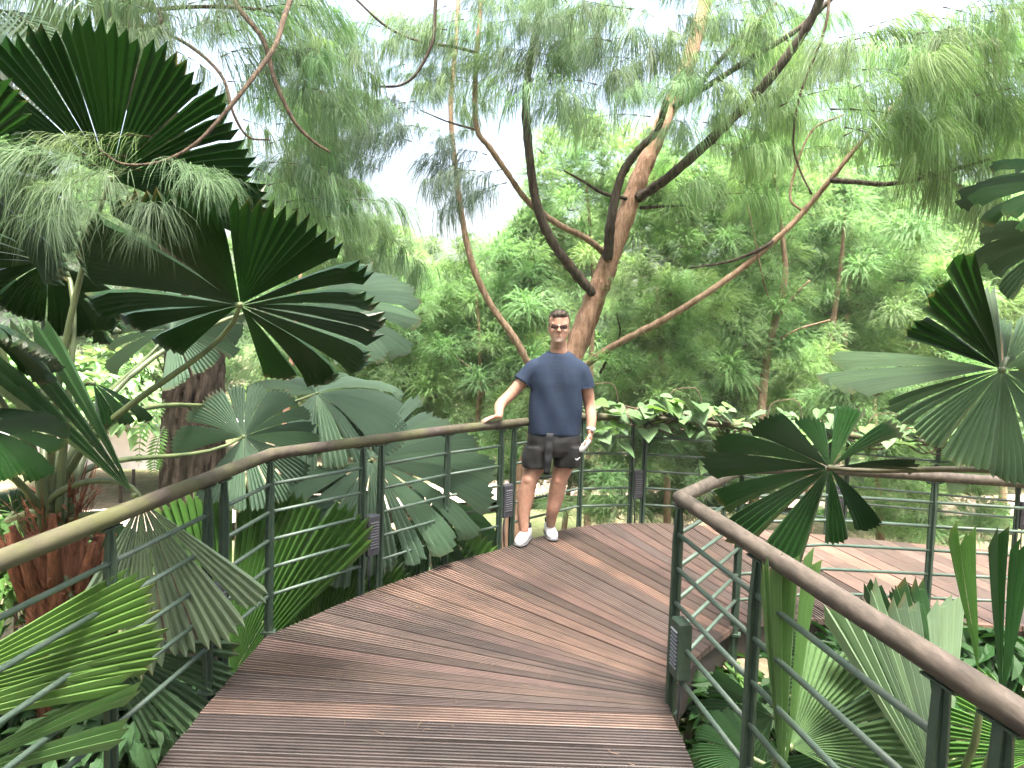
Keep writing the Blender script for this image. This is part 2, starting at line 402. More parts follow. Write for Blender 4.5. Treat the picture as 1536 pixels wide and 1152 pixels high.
def railing(label, path, posts, panels, moss, sides=1):
    root = empty('railing'); tag(root, label, 'railing')
    P = [vec(p) for p in path]
    pts = [(p[0], p[1], deck_z(p[0]) + RAIL_Z) for p in P]
    # each straight run of timber is its own piece, mitred at the bends
    fine = []
    for a, b in zip(pts[:-1], pts[1:]):
        n = max(2, int(np.linalg.norm(vec(b) - vec(a)) / .25))
        fine += [vec(a) + (vec(b) - vec(a)) * k / n for k in range(n)]
    fine.append(vec(pts[-1]))
    rad = [0.033 + 0.0012 * math.sin(i * 2.7) for i in range(len(fine))]
    m = MB(); m.tube(fine, rad, 14); o = m.build('handrail', MAT['rail'], root, True); o.color = (1, 1, 1, moss)
    def loc(s):
        acc = 0
        for a, b in zip(P[:-1], P[1:]):
            L = np.linalg.norm(b - a)
            if s <= acc + L + 1e-6 or b is P[-1]: return a + (b - a) * ((s - acc) / L), (b - a) / L
            acc += L
    def near(p):
        best = None; acc = 0
        for a, b in zip(P[:-1], P[1:]):
            L = np.linalg.norm(b - a); tt = min(L, max(0, (vec(p) - a) @ (b - a) / L)); q = a + (b - a) * tt / L
            dd = np.linalg.norm(q - vec(p))
            if best is None or dd < best[0]: best = (dd, acc + tt)
            acc += L
        return best[1]
    ss = []
    for p in posts:
        s = near(p); q, d = loc(s); ss.append(s)
        br = obj('bracket', BRACKET, None, root); br.location = (q[0], q[1], deck_z(q[0]) + RAIL_Z - .037); br.rotation_euler.z = math.atan2(d[1], d[0])
        o = obj('post', POST, None, root); o.location = (q[0], q[1], deck_z(q[0])); o.rotation_euler.z = math.atan2(d[1], d[0]) + math.pi / 2 + R(12)
    corner_s = [0]
    for a, b in zip(P[:-1], P[1:]): corner_s.append(corner_s[-1] + np.linalg.norm(b - a))
    for (i, j) in panels:
        sa = ss[i] if i is not None else 0; sb = ss[j] if j is not None else corner_s[-1]
        knots = [sa] + [c for c in corner_s if sa + .02 < c < sb - .02] + [sb]
        for h in BARS:
            pl = [loc(s)[0] for s in knots]
            m = MB(); m.tube([(p[0], p[1], deck_z(p[0]) + h) for p in pl], 0.0105, 8); m.build('bar', MAT['tube'], root, True)
    return root, loc, near
O_PATH = [(-1.60, 0.4), (-1.30, 4.13), (-.87, 4.76), (-.44, 5.38), (-.04, 5.84), (.60, 6.56), (1.16, 6.86), (2.2, 7.06), (9.0, 7.10)]
o_posts = [(-1.55, 1.2), (-1.41, 2.69), (-1.345, 3.42), (-1.335, 3.58), (-1.30, 4.13), (-.90, 4.70), (-.82, 4.84), (-.44, 5.38), (-.055, 5.80), (.02, 5.93),
           (.62, 6.57), (1.10, 6.83), (1.22, 6.87), (2.0, 7.02), (2.98, 7.07), (3.14, 7.07), (3.98, 7.07), (4.75, 7.08), (4.9, 7.08), (6.5, 7.09)]
outer, oloc, onear = railing('long green railing with mossy timber handrail that the man rests his hand on', O_PATH, o_posts,
    [(None, 0), (0, 1), (1, 2), (3, 4), (4, 5), (6, 7), (7, 8), (9, 10), (10, 11), (12, 13), (13, 14), (15, 16), (16, 17), (18, 19)], 1.0)
I_PATH = [(1.20, 0.3), (.765, 3.38), (1.36, 4.43), (2.0, 4.72), (4.0, 5.0), (8.0, 5.45)]
i_posts = [(1.10, 1.02), (1.025, 1.52), (1.0, 1.70), (.872, 2.62), (.765, 3.38), (1.36, 4.43), (2.70, 4.83), (3.9, 4.99), (5.2, 5.13)]
inner, iloc, inear = railing('green railing with sharp-cornered brown handrail on the inside of the bend', I_PATH, i_posts,
    [(None, 0), (0, 1), (2, 3), (3, 4), (4, 5), (5, 6), (6, 7), (7, 8)], 0.12)

def deck_light(x, y, ang, z0, label, shell='lamp'):
    root = empty('deck_light', (x, y, deck_z(x) + z0)); root.rotation_euler.z = ang; tag(root, label, 'light', 'louvred step lights on the railing posts')
    m = MB(); ring = lambda z, w, d: [(-w, -d, z), (w, -d, z), (w, d, z), (-w, d, z)]
    m.loft([ring(-.128, .044, .024), ring(-.122, .05, .029), ring(.122, .05, .029), ring(.13, .043, .022)])
    m.build('housing', MAT[shell], root)
    for s in (-1, 1):
        for k in range(10):
            m = MB(); m.box((0, s * .0325, -.075 + k * .0175), (.072, .008, .0065), [[1, 0, 0], [0, math.cos(.5), -s * math.sin(.5)], [0, s * math.sin(.5), math.cos(.5)]]); m.build('louvre', MAT['lamp_slot'], root)
    for zz in (-.108, .112):
        m = MB(); m.ball((0, -.030, zz), (.005, .003, .005), n=6, m=4); m.build('screw', MAT['lamp_slot'], root)
    m = MB(); m.tube([(-.012, 0, -.125), (-.016, 0, -.22), (-.006, 0, -.36)], .006, 6); m.build('cable', MAT['lamp'], root, True)
for a, b, z, lab in (((-1.345, 3.42), (-1.335, 3.58), .30, 'dark louvred light between twin posts beside the large drooping palm leaf'),
                     ((-.90, 4.70), (-.82, 4.84), .335, 'dark louvred light between twin posts in front of the wide grey palm fan'),
                     ((-.055, 5.80), (.02, 5.93), .34, "dark louvred light between twin posts beside the man's leg"),
                     ((1.10, 6.83), (1.22, 6.87), .34, 'dark louvred light between twin posts under the first vine leaves'),
                     ((2.98, 7.07), (3.14, 7.07), .34, 'dark louvred light between twin posts seen under the dark palm fan'),
                     ((4.75, 7.08), (4.9, 7.08), .34, 'dark louvred light between twin posts at the far end of the railing')):
    s0, s1 = onear(a), onear(b); q, d = oloc((s0 + s1) / 2)
    deck_light(q[0], q[1], math.atan2(d[1], d[0]), z, lab)
q, d = iloc(inear((.765, 3.38)) - .12)
deck_light(q[0] - .01, q[1], math.atan2(d[1], d[0]), .30, 'green grey box light on the corner post of the inner railing', 'green')

def pin(o, parent):
    """parent o (its data is in world space) to an empty standing at its base"""
    o.parent = parent; o.matrix_parent_inverse = Matrix.Translation(-Vector(parent.location)) if parent.type == 'EMPTY' else Matrix.Identity(4)
    return o
def on_deck(u, v, z=0.0):
    d = at(u, v, 1.0) - CAM; t = (z - EYE) / d[2]
    for _ in range(40): t = (z + deck_z(t * d[0]) - EYE) / d[2]
    return CAM + t * d

# ------------------------------------------------------------------ fan palms
def leaflet_mesh(hub, e1, e2, n, p0, p1, Rm, k, droop, cup, twist, split):
    cols = 2 * k + 1; rows = [0.035, 0.14, 0.3, 0.48, 0.66, 0.82, 0.93, 1.0]
    V = []; UV = []; pm_ = (p0 + p1) / 2
    em = e1 * math.cos(pm_) + e2 * math.sin(pm_); es = -e1 * math.sin(pm_) + e2 * math.cos(pm_)
    skew = random.uniform(-.05, .05); curl = random.uniform(0, .07) if random.random() < .25 else 0.0
    toothj = [random.uniform(-.02, .02) for _ in range(cols)]
    for r in rows:
        for j in range(cols):
            s = j / (cols - 1)
            half = (p1 - p0) / 2 * (1 - split * r)
            phi = (2 * s - 1) * half
            rr = r * Rm
            if r > 0.9:
                rr *= (1.0 if j % 2 else 1 - (0.058 * (r - .9) / .1)) * (1 + toothj[j] * (r > .99)) * (1 - 0.05 * (2 * s - 1) ** 2 + skew * (2 * s - 1) * (r > .99))
            fold = (1 if j % 2 else -1) * rr * (p1 - p0) / (cols - 1) * 0.95
            if r < .1: fold *= .6
            lat = rr * math.sin(phi); fwd = rr * math.cos(phi)
            h = fold + cup * rr - droop * Rm * r * r + twist * lat - curl * Rm * max(0, r - .55) ** 2 * 4 + .006 * Rm * math.sin(7 * r + pm_ * 5)
            V.append(hub + em * fwd + es * lat + n * h - np.array([0, 0, 1]) * droop * Rm * 0.6 * r ** 3)
            UV.append((j * 0.5, r))
    F = []
    for i in range(len(rows) - 1):
        for j in range(cols - 1):
            a = i * cols + j; F.append([a, a + 1, a + cols + 1, a + cols])
    return mesh_from(V, F, False, UV)

def fan_leaf(palm, base, hub, n, mid, Rm, arc, nseg, color, droop=0.12, cup=0.04, split=0.06, pleat=3.8, pet=0.013, jit=0.5, wild=0.05, petcol='petiole', segs=None, onto=None):
    """one leaf: a petiole from the palm's base and pleated leaflets round the hub"""
    hub = vec(hub); n = unit(n)
    s = math.cos(R(mid)) * _r + math.sin(R(mid)) * _u
    kk = -(s @ n) / ((_f @ n) if abs(_f @ n) > .08 else .08)
    e1 = unit(s + max(-1.5, min(1.5, kk)) * _f); e1 = unit(e1 - n * (e1 @ n)); e2 = np.cross(n, e1)
    d = np.linalg.norm(hub - base)
    a, b, c, e = vec(base), vec(base) + np.array([0, 0, .4 * d]), hub - e1 * .3 * d + np.array([0, 0, -.04 * d]), hub
    pts = [(1 - t) ** 3 * a + 3 * t * (1 - t) ** 2 * b + 3 * t * t * (1 - t) * c + t ** 3 * e for t in np.linspace(0, 1, 13)]
    if onto is None:
        m = MB(); m.tube(pts, [pet * (1.5 - .8 * t) for t in np.linspace(0, 1, 13)], 7); m.ball(hub, pet * 1.1, n=8, m=5)
        leaf = m.build('fan_leaf', MAT[petcol], None, True); pin(leaf, palm)
    else: leaf = onto
    a0, a1 = R(arc[0]), R(arc[1])
    w = np.array([random.uniform(1 - jit, 1 + jit) for _ in range(nseg)]); w = w / w.sum() * (a1 - a0)
    acc = a0
    if segs: w = [R(b_ - a_) for a_, b_, _ in segs]
    for qi, q in enumerate(w):
        sc_ = 1.0
        if segs: acc = R(segs[qi][0]); sc_ = segs[qi][2]
        k = max(2, round(math.degrees(q) / pleat))
        mp = acc + q / 2
        me = leaflet_mesh(hub, e1, e2, n, acc + .004, acc + q - .004, sc_ * Rm * random.uniform(.93, 1.03) * (1 - .08 * (abs(mp) / math.pi) ** 2), k,
                          droop * random.uniform(.6, 1.4), cup + random.uniform(-wild, wild), random.uniform(-wild, wild) * 2.0, split * random.uniform(.4, 1.6))
        o = obj('leaflet', me, MAT['palm'], leaf); j = random.uniform(.88, 1.12)
        o.color = (color[0] * j, color[1] * j, color[2] * j, 1)
        acc += q
    return leaf
def fan_palm(base_px, label, leaves, trunk_r=None, fibre=True):
    b = at(*base_px); root = empty('fan_palm', (b[0], b[1], GZ)); tag(root, label, 'palm')
    root_b = b
    if trunk_r:
        m = MB(); pts = smooth_path([(b[0] + .06, b[1], GZ - .1), (b[0] + .02, b[1] + .02, (GZ + b[2]) / 2), tuple(b)], 6)
        m.tube(pts, [trunk_r * (1 + .08 * math.sin(i * 2.1)) for i in range(len(pts))], 14); pin(m.build('trunk', MAT['fibre'], None, True), root)
        # ragged brown fibre and old leaf bases round the crown of the stem
        V = []; F = []
        for i in range(420):
            a = random.uniform(0, 2 * math.pi); z0 = b[2] + random.uniform(-.55, .22); rr = trunk_r * random.uniform(.8, 1.15)
            p = np.array([b[0] + math.cos(a) * rr, b[1] + math.sin(a) * rr, z0]); L = random.uniform(.08, .26)
            q = p + np.array([math.cos(a + random.uniform(-.5, .5)) * L * random.uniform(.1, .6), math.sin(a) * L * .4, L * random.uniform(-.3, 1)])
            sd = np.array([-math.sin(a), math.cos(a), 0]) * random.uniform(.004, .014); k = len(V)
            V += [p - sd, p + sd, q]; F.append([k, k + 1, k + 2])
        o = obj('fibre', mesh_from(V, F), MAT['fibre']); pin(o, root); o['kind'] = 'stuff'
        for i in range(9):
            a = 2 * math.pi * i / 9 + .3; m = MB()
            p = np.array([b[0] + math.cos(a) * trunk_r * .9, b[1] + math.sin(a) * trunk_r * .9, b[2] - .35 + .05 * (i % 4)])
            m.tube([p, p + np.array([math.cos(a) * .05, math.sin(a) * .05, .16]), p + np.array([math.cos(a) * .12, math.sin(a) * .12, .34])], [.035, .026, .014], 7)
            pin(m.build('old_leaf_base', MAT['fibre'], None, True), root)
    for lf in leaves:
        hub = at(*lf['h']); Rm = lf['R'] * lf['h'][2] / FPX
        kw = {k: v for k, v in lf.items() if k not in ('h', 'R', 'n', 'mid', 'arc', 'seg', 'c', 'b')}
        base = at(*lf['b']) if 'b' in lf else root_b + RNG.uniform(-.05, .05, 3)
        ex = kw.pop('extra', ())
        lo = fan_leaf(root, base, hub, lf['n'], lf['mid'], Rm, lf['arc'], lf['seg'], lf['c'], **kw)
        for e in ex:
            ke = {k: v for k, v in e.items() if k not in ('h', 'R', 'n', 'mid', 'arc', 'seg', 'c')}
            fan_leaf(root, base, at(*e['h']), e['n'], e['mid'], e['R'] * e['h'][2] / FPX, e['arc'], e['seg'], e['c'], onto=lo, **ke)
    return root
def leaf(h, n, mid, R, arc, seg, c, **kw): return dict(h=h, n=n, mid=mid, R=R, arc=arc, seg=seg, c=c, **kw)
DK = (0.011, 0.042, 0.009); MD = (0.045, 0.105, 0.045); GY = (0.085, 0.15, 0.085); BL = (0.105, 0.17, 0.13); BR = (0.058, 0.14, 0.032); YG = (0.072, 0.14, 0.034)  # BL, GY: pale sky sheen partly put into the colour, partly glaucous leaf
fan_palm((85, 800, 3.5), 'large fan palm with dark round leaves and orange fibrous stem behind the mossy handrail', [
    leaf((165, 268, 3.35), (-.22, .80, .56), 52, 232, (-88, 88), 9, DK, droop=.05, split=.015, wild=.02, pet=.014),
    leaf((360, 458, 3.2), (.05, .60, .80), 50, 240, (-168, 168), 17, DK, droop=.05, split=.05, wild=.02, pet=.014, segs=[(-100, -56, 1), (-55.6, -12, 1.02), (-11.6, 31, 1.02), (33, 44, 1.02), (46, 57, .98), (59, 71, 1.0), (73, 86, .96), (88, 110, .94), (113, 136, .92), (139, 160, .9), (-118, -102, .98), (-135, -121, .95), (-157, -138, .93)]),
    leaf((452, 452, 4.6), (.0, -.50, .86), 0, 185, (-65, 65), 9, BL, droop=.10, split=.12),
    leaf((258, 494, 5.0), (-.1, -.75, .65), 60, 112, (-150, 150), 13, BL, droop=.15, split=.1),
    leaf((365, 655, 4.7), (.1, -.82, .57), 30, 112, (-160, 160), 14, BL, droop=.12, split=.12),
    leaf((475, 590, 5.95), (.0, -.45, .89), 20, 150, (-150, 150), 14, BL, droop=.22, split=.14),
    leaf((212, 752, 3.3), (.42, -.87, .25), -80, 262, (-38, 46), 6, (0.17, 0.23, 0.17), droop=.03, split=.10, wild=.08, cup=-.05),
    leaf((201, 743, 3.28), (.5, -.75, .42), 127, 330, (-13, 13), 3, MD, droop=.06, split=.02, wild=.03),
    leaf((150, 965, 3.4), (.35, -.85, .4), -32, 205, (-34, 30), 5, GY, droop=.06, split=.05),
    leaf((140, 575, 3.7), (.2, -.3, .93), -28, 118, (-22, 20), 3, DK, droop=.1),
    leaf((-70, 250, 3.0), (.3, .80, .5), 45, 225, (-110, 110), 11, DK, droop=.05, split=.02),
    leaf((-50, 480, 3.0), (.2, .45, .87), 5, 150, (-120, 120), 10, DK, droop=.15),
    leaf((-30, 640, 2.9), (.2, -.35, .9), -5, 120, (-110, 110), 8, DK, droop=.2),
    leaf((70, 395, 3.7), (0, .6, .8), 195, 130, (-140, 140), 10, DK, droop=.2),
    leaf((60, 440, 4.4), (.1, .3, .95), 30, 130, (-150, 150), 11, DK, droop=.2),
    leaf((20, 770, 3.9), (.3, -.5, .8), 60, 90, (-120, 120), 8, DK, droop=.3),
    leaf((130, 800, 3.9), (.2, -.2, .95), 10, 80, (-100, 100), 7, DK, droop=.3),
], trunk_r=.13)
fan_palm((470, 960, 5.9), 'wide grey-green fan palm spreading its leaves behind the twin posts', [
    leaf((558, 690, 5.6), (.10, -.60, .79), 0, 192, (-166, 166), 19, BL, droop=.16, split=.12),
    leaf((461, 742, 5.4), (0, -.62, .78), 100, 95, (-150, 150), 11, BL, droop=.25, split=.15),
    leaf((512, 757, 5.3), (.2, -.6, .78), -40, 75, (-150, 150), 9, BL, droop=.35, split=.2, wild=.15),
    leaf((640, 770, 6.0), (.2, -.45, .85), -10, 120, (-140, 140), 11, MD, droop=.25, split=.15),
], trunk_r=.08)
fan_palm((400, 1090, 4.8), 'low bright green palm whose upright pleated leaves stand behind the railing bars', [
    leaf((345, 1020, 4.5), (.08, -.97, .22), 84, 312, (-40, 34), 3, BR, droop=.02, split=.012, wild=.015, cup=0, pleat=2.5),
    leaf((482, 1010, 5.1), (.05, -.97, .22), 92, 218, (-52, 48), 3, BR, droop=.02, split=.012, wild=.015, cup=0, pleat=2.5),
    leaf((640, 950, 5.7), (.0, -.95, .3), 75, 175, (-55, 45), 3, BR, droop=.05, split=.03),
    leaf((690, 850, 6.1), (.1, -.9, .4), 60, 75, (-25, 25), 2, GY, droop=.03),
    leaf((400, 1080, 4.4), (.1, -.9, .4), 20, 150, (-80, 80), 8, MD, droop=.2),
])
fan_palm((-190, 1250, 2.35), 'yellow-green palm leaves poking through the railing beside the near posts', [
    leaf((-185, 1075, 2.32), (.30, -.78, .55), 22, 402, (-19, 12), 2, YG, pleat=2.3, droop=.02, split=.01, wild=.02, cup=0),
    leaf((-190, 1110, 2.28), (.30, -.70, .65), 12, 360, (-10, 12), 3, (0.11, 0.20, 0.06), droop=.03, split=.05, wild=.05),
    leaf((-130, 1190, 2.25), (.25, -.65, .72), 16, 320, (-12, 12), 3, (0.10, 0.19, 0.07), droop=.05, split=.16, wild=.08),
])
fan_palm((1640, 1000, 2.9), 'tall palm with a large folded pleated fan beside the bend', [
    leaf((1503, 555, 2.7), (-.18, -.80, .57), 245, 172, (-62, 70), 8, (0.11, 0.19, 0.11), droop=.10, split=.06, wild=.05, extra=[
        leaf((1501, 553, 2.7), (.20, -.52, -.30), 150, 272, (-17, 17), 3, DK, droop=.02, split=.02, wild=.02),  # fold facing away: its shade is put into the dark colour
        leaf((1501, 554, 2.7), (-.10, -.45, .88), 180, 258, (-20, 17), 4, (0.12, 0.19, 0.125), droop=.06, split=.10, wild=.04),
        leaf((1503, 553, 2.7), (-.15, -.85, .5), 108, 152, (-30, 22), 3, (0.16, 0.22, 0.17), droop=.05, split=.03),
        leaf((1506, 555, 2.7), (-.1, -.7, .7), 10, 190, (-70, 60), 9, GY, droop=.15, split=.1)]),
    leaf((1640, 265, 2.4), (-.2, -.45, .87), 178, 175, (-95, 95), 13, DK, droop=.12, split=.10),
    leaf((1600, 360, 2.6), (-.1, -.7, .7), 185, 120, (-60, 60), 8, GY, droop=.2, split=.1),
])
fan_palm((1620, 800, 3.1), 'dark fan palm leaf overhanging the corner of the inner handrail', [
    leaf((1245, 702, 3.05), (-.15, -.72, .68), 180, 190, (-168, 168), 19, DK, droop=.10, split=.08, wild=.05, petcol='rail', segs=[(-32, -14, 1.0), (-13, 4, 1.02), (5, 22, .98), (24, 44, 1.0), (47, 70, .92), (78, 98, .62), (102, 130, .56), (-66, -35, .74), (-96, -69, .62), (-122, -101, .84), (-146, -131, 1.0), (-178, -166, .80)]),
])
fan_palm((1330, 1330, 2.9), 'cluster of pale green pleated palm leaves rising under the inner handrail', [
    leaf((1172, 1190, 2.5), (.05, -.99, .08), 87, 372, (-8, 9), 3, (0.075, 0.15, 0.05), droop=.0, split=.02, wild=.02, cup=0),
    leaf((1185, 1120, 2.6), (-.15, -.85, .5), 20, 185, (-48, 58), 5, (0.12, 0.21, 0.10), droop=.06, split=.02, wild=.03),
    leaf((1412, 1205, 2.35), (-.05, -.93, .35), 97, 330, (-24, 22), 5, (0.15, 0.22, 0.15), droop=.04, split=.04),
    leaf((1425, 1130, 2.5), (-.05, -.93, .35), 112, 265, (-24, 20), 5, MD, droop=.04, split=.05),
    leaf((1468, 1015, 2.15), (0, -.98, .2), 92, 225, (-6.5, 6.5), 2, BR, droop=.0, split=.0, wild=.0, cup=0),
    leaf((1500, 1060, 1.95), (-.1, -.97, .2), 80, 270, (-9, 9), 2, DK, droop=.0, split=.02, wild=.0, cup=0),
    leaf((1570, 1130, 2.2), (-.3, -.8, .5), 165, 145, (-48, 48), 7, BR, droop=.08),
    leaf((1160, 1075, 3.4), (.0, -.7, .7), 185, 110, (-60, 60), 9, MD, droop=.15),
    leaf((1270, 1000, 3.3), (-.1, -.8, .6), 190, 110, (-60, 60), 8, GY, droop=.15),
    leaf((1430, 985, 3.0), (-.1, -.8, .6), 150, 130, (-40, 40), 6, MD, droop=.1),
    leaf((1300, 1140, 2.8), (-.1, -.6, .8), 250, 170, (-90, 90), 10, MD, droop=.2),
    leaf((1125, 1135, 3.1), (.1, -.7, .7), 160, 92, (-90, 90), 9, MD, droop=.2),
])

# ------------------------------------------------------------------ fine foliage pieces
def tri_mesh(P, col_mats=None):
    n = len(P) // 3
    return mesh_from(P, np.arange(n * 3, dtype=np.int32).reshape(n, 3), False, None, col_mats)
def rows_unit(a): return a / (np.linalg.norm(a, axis=-1, keepdims=True) + 1e-9)
def plume_mesh(seed, nb=250, nn=24, w=0.0060, nl=0.062):
    """feathery mound: arching branchlets lined on both sides with needles, unit radius"""
    g = np.random.default_rng(seed); P = []
    for b in range(nb):
        az = g.uniform(0, 2 * np.pi); el = np.radians(g.uniform(-18, 80)); L = g.uniform(.28, .52)
        d = np.array([np.cos(az) * np.cos(el), np.sin(az) * np.cos(el), np.sin(el)])
        st = d * np.array([1, 1, .75]) * g.uniform(.05, .62) + g.normal(0, .07, 3); dr = g.uniform(.35, .8) * L
        t = np.linspace(.05, 1, nn)[:, None]
        p = st + d * L * t - np.array([0, 0, 1]) * dr * t ** 2.2
        tan = rows_unit(d * L - np.array([0, 0, 1]) * dr * 2.2 * t ** 1.2)
        side = rows_unit(np.cross(tan, np.array([0, 0, 1.0]) + g.normal(0, .25, 3)))
        for sg in (-1, 1):
            al = np.radians(g.uniform(35, 65, (nn, 1)))
            nd = rows_unit(tan * np.cos(al) + side * sg * np.sin(al) + np.array([0, 0, -.25]) + g.normal(0, .12, (nn, 3)))
            ln = nl * (1.15 - .6 * t) * g.uniform(.7, 1.3, (nn, 1))
            tri = np.stack([p - tan * w, p + tan * w, p + nd * ln], 1); P.append(tri.reshape(-1, 3))
    P = np.concatenate(P); nm = len(P) // 3
    S = []
    for b in range(6):
        az = g.uniform(0, 2 * np.pi); d = np.array([np.cos(az), np.sin(az), .35]) * .55; sd = np.array([-np.sin(az), np.cos(az), 0]) * .012
        o = np.array([0, 0, -.25]); S += [o - sd, o + sd, o + d, o - [0, 0, .012], o + [0, 0, .012], o + d]
    P = np.concatenate([P, np.array(S)])
    me = tri_mesh(P, np.r_[np.zeros(nm, int), np.ones(len(S) // 3, int)]); me.materials.append(MAT['needle']); me.materials.append(MAT['twig'])
    return me
def tassel_mesh(seed, ns=230, w=0.0042, L0=.62, spread=.45):
    """weeping spray: a twig along +X with long thin hanging needles, unit length"""
    g = np.random.default_rng(seed); P = []
    side_n = 9; tw = []
    for k in range(side_n):
        s = g.uniform(.1, 1); az = g.uniform(-1.3, 1.3); tw.append((s, az, g.uniform(.15, .4)))
    S = []
    main = lambda s: np.array([s, .06 * np.sin(s * 4 + seed), .10 * s - .30 * s * s])
    for a, b in zip(np.linspace(0, .9, 6)[:-1], np.linspace(0, .9, 6)[1:]):
        A, B = main(a), main(b); r_ = .010 * (1.2 - a); S += [A - [0, 0, r_], A + [0, 0, r_], B, A - [0, r_, 0], A + [0, r_, 0], B]
    for i in range(ns):
        k = g.integers(-3, side_n)
        if k < 0: p = main(g.uniform(.05, 1)); d0 = np.array([.5, g.normal(0, .7), g.normal(.1, .25)])
        else:
            s, az, l_ = tw[k]; q = g.uniform(.1, 1); p = main(s) + np.array([np.cos(az), np.sin(az), .1]) * l_ * q; d0 = np.array([np.cos(az), np.sin(az), .1]) + g.normal(0, .4, 3)
        d0 = d0 / np.linalg.norm(d0); L = L0 * g.uniform(.55, 1.1)
        t = np.array([0, .3, .65, 1.0])[:, None]
        c = p + d0 * L * spread * t * (1.3 - .45 * t) + np.array([0, 0, -1]) * L * .9 * t ** 1.5
        sd = np.cross(d0, [0, 0, 1]) + g.normal(0, .5, 3); sd = sd / np.linalg.norm(sd) * w * np.array([.7, 1, .85, .12])[:, None]
        a, b = c - sd, c + sd
        for j in range(3): P += [a[j], b[j], b[j + 1], a[j], b[j + 1], a[j + 1]]
    nm = len(P) // 3; P = np.array(P + S)
    me = tri_mesh(P, np.r_[np.zeros(nm, int), np.ones(len(S) // 3, int)]); me.materials.append(MAT['needle']); me.materials.append(MAT['twig'])
    return me
def bush_mesh(seed, nl=130, size=.17):
    """loose mound of broad pointed leaves, unit radius"""
    g = np.random.default_rng(seed); V = []; F = []
    for i in range(nl):
        az = g.uniform(0, 2 * np.pi); el = np.radians(g.uniform(-10, 85)); r = g.uniform(.45, 1.0)
        c = np.array([np.cos(az) * np.cos(el), np.sin(az) * np.cos(el), .75 * np.sin(el)]) * r
        d = unit(np.array([np.cos(az), np.sin(az), g.uniform(-.6, .35)]) + g.normal(0, .35, 3)); sd = unit(np.cross(d, [0, 0, 1]) + g.normal(0, .25, 3)); up = np.cross(sd, d)
        L = size * g.uniform(.7, 1.3) * 2; W = L * .27; k = len(V)
        V += [c, c + d * L * .35 + sd * W + up * .03, c + d * L * .4 - up * .02, c + d * L * .35 - sd * W + up * .03, c + d * L * .75 + sd * W * .6 - up * .02, c + d * L * .75 - sd * W * .6 - up * .02, c + d * L - up * .09]
        F += [[k, k + 1, k + 2], [k, k + 2, k + 3], [k + 1, k + 4, k + 6, k + 2], [k + 2, k + 6, k + 5, k + 3]]
    me = mesh_from(V, F); me.materials.append(MAT['broad']); return me
PLUME = [plume_mesh(s) for s in range(1, 6)]
PLUMEF = [plume_mesh(s, 300, 20, .0075, .060) for s in range(21, 25)]
TASSEL = [tassel_mesh(s) for s in range(31, 36)]
TASSELN = [tassel_mesh(s, 260, .0030, .62, .95) for s in range(41, 44)]
BUSH = [bush_mesh(s) for s in range(51, 54)]
FINE = {'p': PLUME, 'f': PLUMEF, 't': TASSEL, 'n': TASSELN, 'b': BUSH}
FN = {'p': 'foliage_plume', 'f': 'foliage_plume', 't': 'needle_spray', 'n': 'needle_spray', 'b': 'leaf_clump'}
def sprig(crown, kind, p, size, color, rz=None, tilt=.35, flat=1.0):
    me = random.choice(FINE[kind]); o = bpy.data.objects.new(FN[kind], me); COL.objects.link(o); o.parent = crown
    o.location = p; o.rotation_euler = (random.uniform(-tilt, tilt), random.uniform(-tilt, tilt), random.uniform(0, 6.283) if rz is None else rz)
    o['kind'] = 'stuff'; o.scale = (size, size, size * flat); j = random.uniform(.8, 1.2)
    o.color = (color[0] * j * random.uniform(.9, 1.12), color[1] * j, color[2] * j, 1)
    return o
def field(crown, kind, ells, n, d0, d1, s0, s1, color, tilt=.35, away=None):
    """scatter foliage pieces through ellipsoids given as (u, v, half-width, half-height) and a depth range"""
    areas = np.array([a * b for _, _, a, b in ells], float); areas /= areas.sum(); pts = []
    for i in range(n):
        best = None
        for _ in range(7):
            u, v, a, b = ells[RNG.choice(len(ells), p=areas)]
            th = RNG.uniform(0, 6.283); q = math.sqrt(RNG.uniform(0, 1)); c = np.array([u + a * q * math.cos(th), v + b * q * math.sin(th)])
            dd = min([np.hypot(*(c - x)) for x in pts[-160:]] or [1e9])
            if best is None or dd > best[0]: best = (dd, c)
        pts.append(best[1]); d = RNG.uniform(d0, d1)
        p = at(best[1][0], best[1][1], d); rz = None
        if away is not None: rz = math.atan2(p[1] - away[1], p[0] - away[0]) + random.uniform(-1.1, 1.1)
        sprig(crown, kind, p, random.uniform(s0, s1), color, rz, tilt)
def limb(parent, pts, r0, r1, mat, name='branch', d=None, n=8):
    """pts: (u, v, depth) stations"""
    P = smooth_path([at(*p) for p in pts], 9 if r0 > .03 else 5); k = len(P)
    rad = [(r0 + (r1 - r0) * i / (k - 1)) * (1 + .06 * math.sin(i * 1.9 + r0 * 90)) for i in range(k)]
    m = MB(); m.tube(P, rad, max(n, 10), rough=.10 if r0 > .02 else 0); o = m.build(name, MAT[mat], None, True)
    if parent is not None: pin(o, parent)
    return o
def tree(base, label, name='tree', group=None):
    root = empty(name, (base[0], base[1], GZ)); tag(root, label, 'tree', group)
    return root
def crown_of(root):
    c = empty('crown', (0, 0, 0)); pin(c, root); return c
TB = (0.15, 0.25, 0.11); PB = (0.165, 0.275, 0.125); PM = (0.135, 0.235, 0.108); PD = (0.085, 0.15, 0.075); TG = (0.12, 0.20, 0.11); TD = (0.065, 0.11, 0.085)

